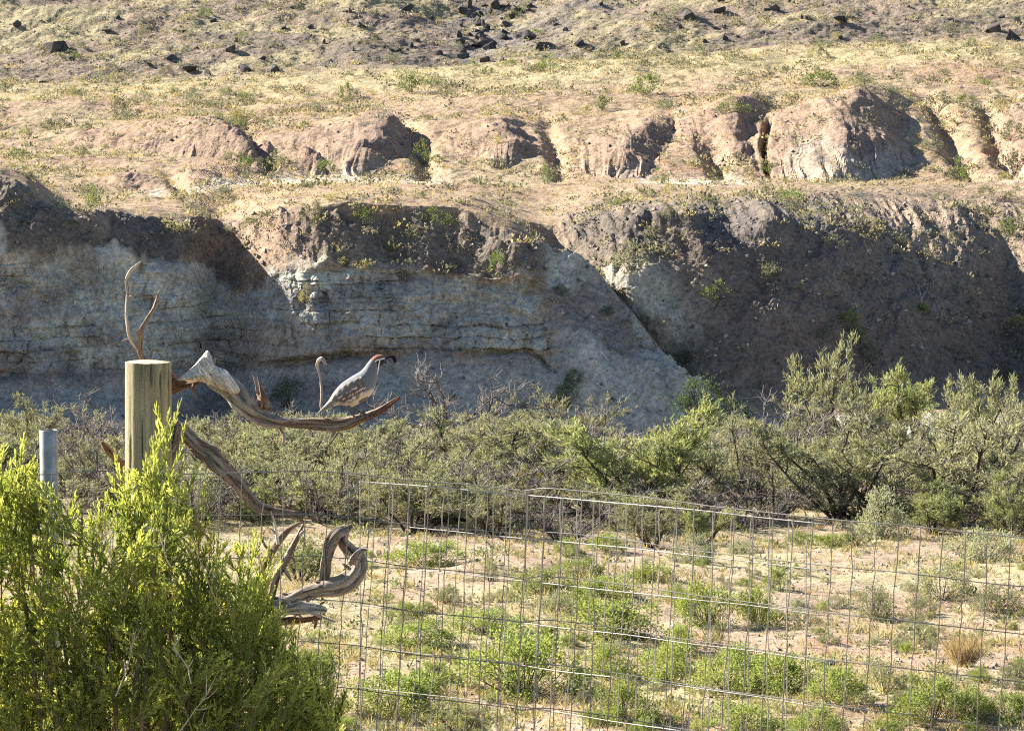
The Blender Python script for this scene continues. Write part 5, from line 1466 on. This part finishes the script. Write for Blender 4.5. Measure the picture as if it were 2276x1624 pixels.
c = mixrgb(nt, at.outputs["Color"], f, 1.0, 'MULTIPLY')
b = N(nt, "ShaderNodeBsdfPrincipled"); b.inputs["Roughness"].default_value = 0.75; b.inputs["Sheen Weight"].default_value = 0.25; b.inputs["Specular IOR Level"].default_value = 0.2
bp = N(nt, "ShaderNodeBump"); bp.inputs["Strength"].default_value = 0.5; bp.inputs["Distance"].default_value = 0.001
nt.links.new(n1, bp.inputs["Height"]); nt.links.new(bp.outputs[0], b.inputs["Normal"])
nt.links.new(c, b.inputs["Base Color"]); nt.links.new(b.outputs[0], out.inputs[0])
M_PLUM = m
quail = thing("quail", (0, 0, 0), "grey quail with chestnut cap and drooping black topknot, perched on the driftwood limb", "quail")
link("body", mesh_np("body", QV, QF, QC.reshape(-1, 3), [M_PLUM]), quail)
M_DARKH = plain_mat("dark_horn", (0.012, 0.010, 0.010), 0.9)
M_DARKH.node_tree.nodes["Principled BSDF"].inputs["Specular IOR Level"].default_value = 0.1
M_LEG = plain_mat("quail_leg", (0.10, 0.085, 0.075), 0.7, 0, 0.2, 300)
def qtube(name, ctrl, sides, mat, parent, steps=8):
    P = np.array([zq(c[0], c[1], QD + c[3] * QM) for c in ctrl]); r_ = np.array([[c[2] * QM] for c in ctrl])
    A_ = catmull(np.hstack([P, r_]), steps)
    tb = Tubes(); tb.add(A_[:, :3], np.maximum(A_[:, 3], 0.0002), sides, (0.1, 0.1, 0.1)); V, F, C = tb.arrays()
    return link(name, mesh_np(name, V, F, C, [mat]), parent)
qtube("topknot", [(1440, 262, 8, 0), (1490, 252, 15, 0), (1540, 238, 18, 0), (1585, 244, 25, 0), (1614, 274, 33, 0), (1626, 312, 30, 0), (1620, 340, 14, 0), (1614, 350, 3, 0)], 14, M_DARKH, quail)
qtube("bill", [(1440, 318, 26, 0), (1460, 326, 18, 0), (1474, 340, 9, 0), (1478, 356, 2, 0)], 12, M_DARKH, quail)
for sgn in (-1, 1):
    e = zq(1405, 302, QD + sgn * 62 * QM)
    bm = bmesh.new(); bmesh.ops.create_uvsphere(bm, u_segments=12, v_segments=8, radius=12 * QM, matrix=Matrix.Translation(Vector(e)))
    me = bpy.data.meshes.new("eye"); bm.to_mesh(me); bm.free(); me.materials.append(plain_mat("eye_gloss", (0.02, 0.012, 0.01), 0.1))
    link("eye", me, quail)
# folded wings, one on each flank, slightly proud of the body
WX = [(1085, 585), (1000, 690), (880, 790), (760, 880), (640, 955), (560, 1010)]
for sgn in (-1, 1):
    rowsW, colsW = 40, 16
    u_ = np.linspace(0, 1, rowsW)[:, None]; v_ = np.linspace(-1, 1, colsW)[None, :]
    cx_ = 1080 - 530 * u_; cy_ = 600 + 400 * u_ ** 0.9
    hw = 118 * np.sin(np.pi * np.clip(0.10 + 0.86 * u_, 0, 1)) ** 0.8 + 6
    nxx, nyy = -0.60, -0.80
    wx_ = cx_ + nxx * hw * v_ * 0.9; wy_ = cy_ + nyy * hw * v_ * 0.9
    # lateral reach of the body there, plus a little
    bodyw = np.interp(u_, [0, .3, .7, 1], [205, 218, 160, 95])
    wz = (bodyw * np.sqrt(np.clip(1 - (v_ * 0.62) ** 2, 0, 1)) + 9 + 5 * np.sin(u_ * 34 + v_ * 5)) * 1.0
    wz = wz - 16 * (np.abs(v_) ** 6)
    VW = np.array([zq(x, y, QD + sgn * z * QM) for x, y, z in zip(wx_.ravel(), wy_.ravel(), wz.ravel())])
    iw = np.arange(rowsW * colsW).reshape(rowsW, colsW)
    FW = np.stack([iw[:-1, :-1], iw[1:, :-1], iw[1:, 1:], iw[:-1, 1:]], -1).reshape(-1, 4)
    CW = np.zeros((rowsW, colsW, 3)); CW[:] = (0.14, 0.125, 0.12)
    edge_ = sstep(0.6, 0.95, np.sin(v_ * 13 + u_ * 3)) * sstep(0.3, 0.6, u_)
    CW = CW * (1 - 0.55 * edge_[..., None]) + 0.55 * edge_[..., None] * np.array([0.55, 0.50, 0.43])
    CW = CW * (1 - 0.35 * sstep(0.3, 1.0, -v_)[..., None] * np.ones((rowsW, 1, 1)))
    bar = sstep(0.4, 0.8, np.sin(u_ * 40 + v_ * 9)) * sstep(0.1, 0.6, -v_) * (1 - sstep(0.5, 0.7, u_))
    CW = CW * (1 - .6 * bar[..., None]) + .6 * bar[..., None] * np.array([0.7, 0.65, 0.56])
    link("wing", mesh_np("wing", VW, FW, CW.reshape(-1, 3), [M_PLUM]), quail)
for k, (ctrl, toes) in enumerate((
    ([(850, 1050, 34, -70), (868, 1110, 22, -70), (895, 1165, 18, -66), (925, 1215, 18, -62), (948, 1248, 18, -60)], [[(948, 1248), (990, 1262), (1022, 1290), (1036, 1330)], [(948, 1248), (1000, 1240), (1034, 1262), (1046, 1300)], [(948, 1248), (975, 1270), (990, 1300), (996, 1330)], [(948, 1248), (920, 1262), (905, 1276)]]),
    ([(930, 1060, 34, 50), (955, 1105, 22, 46), (1000, 1140, 18, 30), (1050, 1170, 18, 10), (1085, 1185, 18, 0)], [[(1085, 1185), (1130, 1205), (1158, 1238), (1172, 1282)], [(1085, 1185), (1118, 1190), (1150, 1212), (1168, 1240)], [(1085, 1185), (1096, 1215), (1098, 1250), (1092, 1280)], [(1085, 1185), (1050, 1200), (1030, 1215)]]))):
    lg = qtube("leg", ctrl, 10, M_LEG, quail)
    zc_ = ctrl[-1][3]
    for t, tl in enumerate(toes):
        off = (-50, 0, -95, 10)[t]
        qtube("toe", [(x, y, r_, zc_ + off * f_) for (x, y), r_, f_ in zip(tl, (16, 14, 11, 4), (0, .5, .9, 1.0))], 8, M_LEG, lg, 5)

# ---- wire fence: two overlapping panels of welded mesh
M_WIRE = plain_mat("dull_wire", (0.24, 0.23, 0.21), 0.45, 0.6, 0.3, 30)
M_WIRE_SUNLIT = plain_mat("sunlit_wire", (0.38, 0.37, 0.35), 0.42, 0.6, 0.2, 30)  # same wire in a lighter tone: sunlight on the shorter panel, put into the colour
def fence_panel(name, label, path, top, x_start, x_end, seed, nrow, z_bot, pitch=0.0508, rw=0.00122, rag=False, mat=None):
    """path: (x picture, distance) of the panel's foot line; top: (x picture, y picture) of its top wire"""
    rg = np.random.default_rng(seed)
    pxs = np.array([p[0] for p in path], float); pds = np.array([p[1] for p in path], float)
    txs = np.array([p[0] for p in top], float); tys = np.array([p[1] for p in top], float)
    xs = np.linspace(x_start, x_end, 900)
    dd = gsmooth(np.interp(xs, pxs, pds), 18); yy = np.interp(xs, txs, tys)
    X, Y, Z = pos(xs, yy, dd)
    s = np.concatenate([[0], np.cumsum(np.hypot(np.diff(X), np.diff(Y)))])
    t = thing(name, (0, 0, 0), label, "wire fence", "wire mesh fence panels")
    def P_at(sv, drop):
        x_ = np.interp(sv, s, X); y_ = np.interp(sv, s, Y); z_ = np.interp(sv, s, Z)
        return np.stack([x_ + 0 * drop, y_ + 0 * drop, z_ - drop], -1)
    Ltot = s[-1]
    nv = int(Ltot / pitch)
    wob = rg.uniform(0, 50)
    warp = lambda sv, dr: 0.007 * vnoise(sv * 3 + wob, dr * 2.2, seed) * sstep(0, 0.15, dr)
    warpy = lambda sv, dr: 0.012 * vnoise(sv * 2.2 + wob, dr * 1.8, seed + 4) * sstep(0, 0.2, dr)
    for k in range(nv + 1):
        s0 = k * pitch
        dr = np.linspace(-0.004, z_bot, 26)
        sv = s0 + warp(np.full(26, s0), dr) + 0.0016 * rg.normal(size=26) + (-0.055 * dr if not rag else -0.10 * dr * (1 - s0 / Ltot))
        p = P_at(np.clip(sv, 0, Ltot), dr); p[:, 1] += warpy(np.full(26, s0), dr)
        tb = Tubes(); tb.add(p, np.full(26, rw), 6, (.4, .4, .4)); V, F, C = tb.arrays()
        link("vertical_wire", mesh_np("vertical_wire", V, F, None, [mat or M_WIRE]), t)
    for r_ in range(nrow):
        dr0 = r_ * 0.1016 + (0 if r_ else 0.0)
        a0 = 0 if not rag else max(0.0, rg.uniform(-0.03, 0.06) + (0.10 if r_ in (1,) else 0))
        sv = np.linspace(a0, Ltot, 110)
        dr = dr0 + 0.002 * vnoise(sv * 5, 0 * sv + r_, seed + 8) + (0 if r_ else 0)
        p = P_at(sv, dr); p[:, 1] += warpy(sv, dr) - 0.003
        tb = Tubes(); tb.add(p, np.full(110, rw * (1.15 if r_ == 0 else 1)), 6, (.4, .4, .4)); V, F, C = tb.arrays()
        link("horizontal_wire", mesh_np("horizontal_wire", V, F, None, [mat or M_WIRE]), t)
    return t
fence_panel("wire_fence_panel", "long wire mesh panel spanning from the pipe post to the right edge", [(80, 8.04), (450, 8.0), (790, 7.96), (1160, 7.78), (1520, 7.52), (1880, 7.27), (2400, 7.02)],
            [(60, 1056), (130, 1050), (200, 1046), (420, 1052), (600, 1047), (680, 1044), (790, 1052), (850, 1060), (930, 1070), (1010, 1074), (1130, 1084), (1160, 1089), (1205, 1082), (1250, 1085), (1400, 1100), (1580, 1124), (1900, 1158), (2276, 1194), (2400, 1206)], 70, 2390, 71, 9, 0.92)
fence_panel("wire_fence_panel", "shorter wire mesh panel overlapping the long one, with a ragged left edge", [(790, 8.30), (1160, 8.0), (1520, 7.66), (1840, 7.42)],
            [(790, 1068), (1010, 1085), (1250, 1108), (1470, 1127), (1640, 1143), (1840, 1164)], 800, 1835, 72, 9, 0.92, rag=True, mat=M_WIRE_SUNLIT)

# ---- foreground bush
M_BUSH = leaf_mat("bush_leaf", 0.5, 0.24, 0.45)
def spray_mesh(seed, shoots=13, dense=1.0):
    rg = np.random.default_rng(seed)
    tb = Tubes(); P = []; D = []
    main = polyline(rg, [0, 0, 0], [0.05, 0, 1], 1.0, 9, 0.07, 0.05)
    tb.add(main, np.linspace(0.009, 0.003, 10), 4, (0.30, 0.28, 0.13))
    def leaves(pl, n, f0):
        for f in np.linspace(f0, 1.0, n):
            p, t = at_frac(pl, min(f, 0.999))
            a = rg.uniform(0, 6.28); o = np.array([math.cos(a), math.sin(a), 0.0])
            P.append(p); D.append(t * 1.0 + o * rg.uniform(0.35, 0.9) * (1.15 - 0.6 * f) + np.array([0, 0, 0.25]))
    leaves(main, 34, 0.15)
    for k in range(shoots):
        f = 0.12 + 0.8 * k / shoots
        p, t = at_frac(main, f); a = k * 2.4 + rg.uniform(-.4, .4)
        d = unit(t * 1.0 + np.array([math.cos(a), math.sin(a), 0]) * rg.uniform(0.5, 1.1))
        L = (0.42 - 0.26 * f) * rg.uniform(0.7, 1.25)
        sh = polyline(rg, p, d, L, 5, 0.10, 0.14)
        tb.add(sh, np.linspace(0.005, 0.0022, 6), 3, (0.34, 0.34, 0.15))
        leaves(sh, int(22 * dense * L / 0.3) + 5, 0.12)
    P = np.array(P); D = unit(np.array(D)); n = len(P)
    L = 0.072 * rg.uniform(0.6, 1.25, (n, 1)); W = 0.0135 * rg.uniform(0.7, 1.2, (n, 1))
    s_ = unit(np.cross(D, rg.normal(size=(n, 3)))); nr_ = np.cross(D, s_)
    cup = 0.10 * L * rg.uniform(-1, 1, (n, 1))
    v0 = P; v1 = P + D * L * .4 + s_ * W * .5 + nr_ * cup; v2 = P + D * L * .8 + s_ * W * .45 + nr_ * cup * .6
    v3 = P + D * L; v4 = P + D * L * .8 - s_ * W * .45 + nr_ * cup * .6; v5 = P + D * L * .4 - s_ * W * .5 + nr_ * cup
    V = np.stack([v0, v1, v2, v3, v4, v5], 1).reshape(-1, 3)
    o = (np.arange(n) * 6)[:, None]
    Q1 = o + np.array([[0, 1, 2, 3]]); Q2 = o + np.array([[0, 3, 4, 5]])
    young = sstep(0.35, 1.0, P[:, 2:3] + 0.15 * rg.normal(size=(n, 1)))
    C = (np.array([[0.20, 0.26, 0.07]]) * (1 - young) + np.array([[0.50, 0.54, 0.15]]) * young) * (1 + 0.15 * rg.normal(size=(n, 1)))
    C = np.repeat(np.clip(C, 0.02, 0.6), 6, 0)
    tv, tf, tcol = tb.arrays()
    nV = len(V)
    return mesh_np("leafy_spray", np.vstack([V, tv]), np.concatenate([Q1, Q2, tf + nV]), np.vstack([C, tcol]), [M_BUSH], smooth=False)
SPR = [spray_mesh(900 + i) for i in range(9)]
bush = thing("foreground_bush", vp(270, 2180, 7.55), "large yellow-green leafy bush filling the lower left corner in front of the posts", "bush")
bloc = bush.location.copy()
def spray(xt, yt, d, L, leanx, leany, k, fat=1.0):
    """one leafy shoot whose tip is seen at (xt, yt)"""
    tip = vp(xt, yt, d)
    dirv = Vector((leanx, leany, 1.0)).normalized()
    base_ = tip - dirv * L
    o = link("leafy_spray", SPR[k % len(SPR)], bush)
    q = dirv.to_track_quat('Z', 'Y')
    o.matrix_parent_inverse = Matrix.Identity(4)
    M4 = Matrix.LocRotScale(base_ - bloc, q @ Matrix.Rotation(_rs.uniform(0, 6.28), 4, 'Z').to_quaternion(), Vector((L * fat, L * fat, L)))
    o.matrix_local = M4
out_x = [-60, 0, 30, 60, 100, 150, 200, 250, 300, 345, 380, 410, 440, 475, 505, 545, 580, 605, 645, 690, 725, 750]
out_y = [960, 958, 962, 990, 1070, 1090, 1075, 1040, 960, 985, 930, 1010, 1150, 1155, 1200, 1225, 1185, 1260, 1380, 1440, 1500, 1624]
rg_ = random.Random(91)
tips = [(-14, 850, .10, .06), (62, 958, .26, .25), (20, 985, .26, -.1), (100, 1062, .22, .3), (235, 1068, .18, .15), (312, 938, .30, .05), (382, 896, .34, .12), (345, 1000, .24, -.05), (415, 1025, .22, .35), (270, 1010, .25, -.2), (470, 1140, .22, .1), (438, 1130, .24, 0), (515, 1185, .18, .4), (582, 1168, .26, .45), (612, 1262, .20, .6), (648, 1372, .22, .8), (700, 1440, .22, .9), (732, 1500, .22, .9), (600, 1205, .2, .3), (170, 1078, .22, .5), (205, 1100, .22, .1), (140, 1100, .22, .35), (40, 1050, .26, 0), (0, 1040, .28, 0), (365, 1290, .18, .35), (330, 1300, .2, .1), (560, 1290, .24, .4)]
k = 0
for (x, y, L, ln) in tips:
    spray(x, y + 26, rg_.uniform(7.35, 7.6), L * 1.05, ln * 0.6, rg_.uniform(-.15, .15), k, 0.85); k += 1
for i in range(280):
    x = rg_.uniform(-60, 745)
    yt = float(np.interp(x, out_x, out_y)) + 55
    u = rg_.random()
    y = yt + (1760 - yt) * u ** 1.1
    cx = (x - 280) / 480.0
    d = rg_.uniform(7.3, 7.85)
    spray(x, y, d, rg_.uniform(0.12, 0.23), cx * 0.8 + rg_.uniform(-.8, .8), rg_.uniform(-1.0, .3), k, rg_.uniform(1.0, 1.6)); k += 1
for i in range(150):
    x = rg_.uniform(-60, 730); yt = float(np.interp(x, out_x, out_y))
    y = max(yt + 120, rg_.uniform(1230, 1780))
    spray(x, y, rg_.uniform(7.5, 7.9), rg_.uniform(0.14, 0.26), rg_.uniform(-.7, .7), rg_.uniform(-.6, .5), k, rg_.uniform(1.0, 1.4)); k += 1
for i in range(150):          # the bush goes on past the left picture edge
    x = rg_.uniform(-560, -50)
    y = 985 + 0.25 * abs(x + 250) + (1780 - 985) * rg_.random() ** 1.2
    spray(x, y, rg_.uniform(7.25, 8.0), rg_.uniform(0.18, 0.30), rg_.uniform(-.6, .6), rg_.uniform(-.6, .5), k, rg_.uniform(1.1, 1.5)); k += 1
tb = None
for i in range(14):
    rgn = np.random.default_rng(60 + i)
    x = rg_.uniform(20, 640); y = float(np.interp(x, out_x, out_y)) + rg_.uniform(160, 330)
    e = np.array(vp(x, y, rg_.uniform(7.45, 7.75)) - bloc)
    s0 = np.array([rgn.uniform(-.08, .08), rgn.uniform(-.08, .08), -0.05])
    mid = (s0 + e) / 2 + 0.06 * rgn.normal(size=3)
    pts = catmull(np.array([s0, mid, e]), 8)
    tb = Tubes(); tb.add(pts, np.linspace(0.011, 0.003, len(pts)), 7, (0.22, 0.18, 0.13)); V, F, C = tb.arrays()
    link("woody_stem", mesh_np("woody_stem", V, F, C, [M_BARK]), bush)
for i in range(14):
    rgn = np.random.default_rng(160 + i)
    x = rg_.uniform(-30, 700); y = float(np.interp(x, out_x, out_y)) + rg_.uniform(60, 520)
    tip_ = np.array(vp(x, y, rg_.uniform(7.22, 7.5)) - bloc)
    d_ = unit(np.array([(x - 280) / 600 + rgn.uniform(-.7, .7), rgn.uniform(-.4, .3), 1.0])); L_ = rg_.uniform(0.08, 0.22)
    tb = Tubes(); m_ = polyline(rgn, tip_ - d_ * L_, d_, L_, 6, 0.14)
    cw = np.array([(0.42, 0.36, 0.28), (0.30, 0.24, 0.17), (0.50, 0.45, 0.37)][i % 3])
    tb.add(m_, np.linspace(0.0016, 0.0006, 7), 5, cw)
    for q in range(4):
        p_, t_ = at_frac(m_, rgn.uniform(.3, .95)); tb.add(polyline(rgn, p_, t_ + 0.6 * rgn.normal(size=3), L_ * .3, 3, .15), np.linspace(0.0012, 0.0005, 4), 4, cw)
    V, F, C = tb.arrays(); link("dead_twig", mesh_np("dead_twig", V, F, C, [M_BARK]), bush)

# stand the origin of each of these things at its own foot
for t_ in [o for o in COL.objects if o.parent is None and o.type == 'EMPTY' and o.location.length < 1e-6]:
    lo = Vector((1e9, 1e9, 1e9)); hi = -lo
    for c in t_.children:
        for b_ in c.bound_box:
            for k_ in range(3):
                lo[k_] = min(lo[k_], b_[k_]); hi[k_] = max(hi[k_], b_[k_])
    p = Vector(((lo.x + hi.x) / 2, (lo.y + hi.y) / 2, lo.z))
    t_.location = p
    for c in t_.children:
        c.location = -p
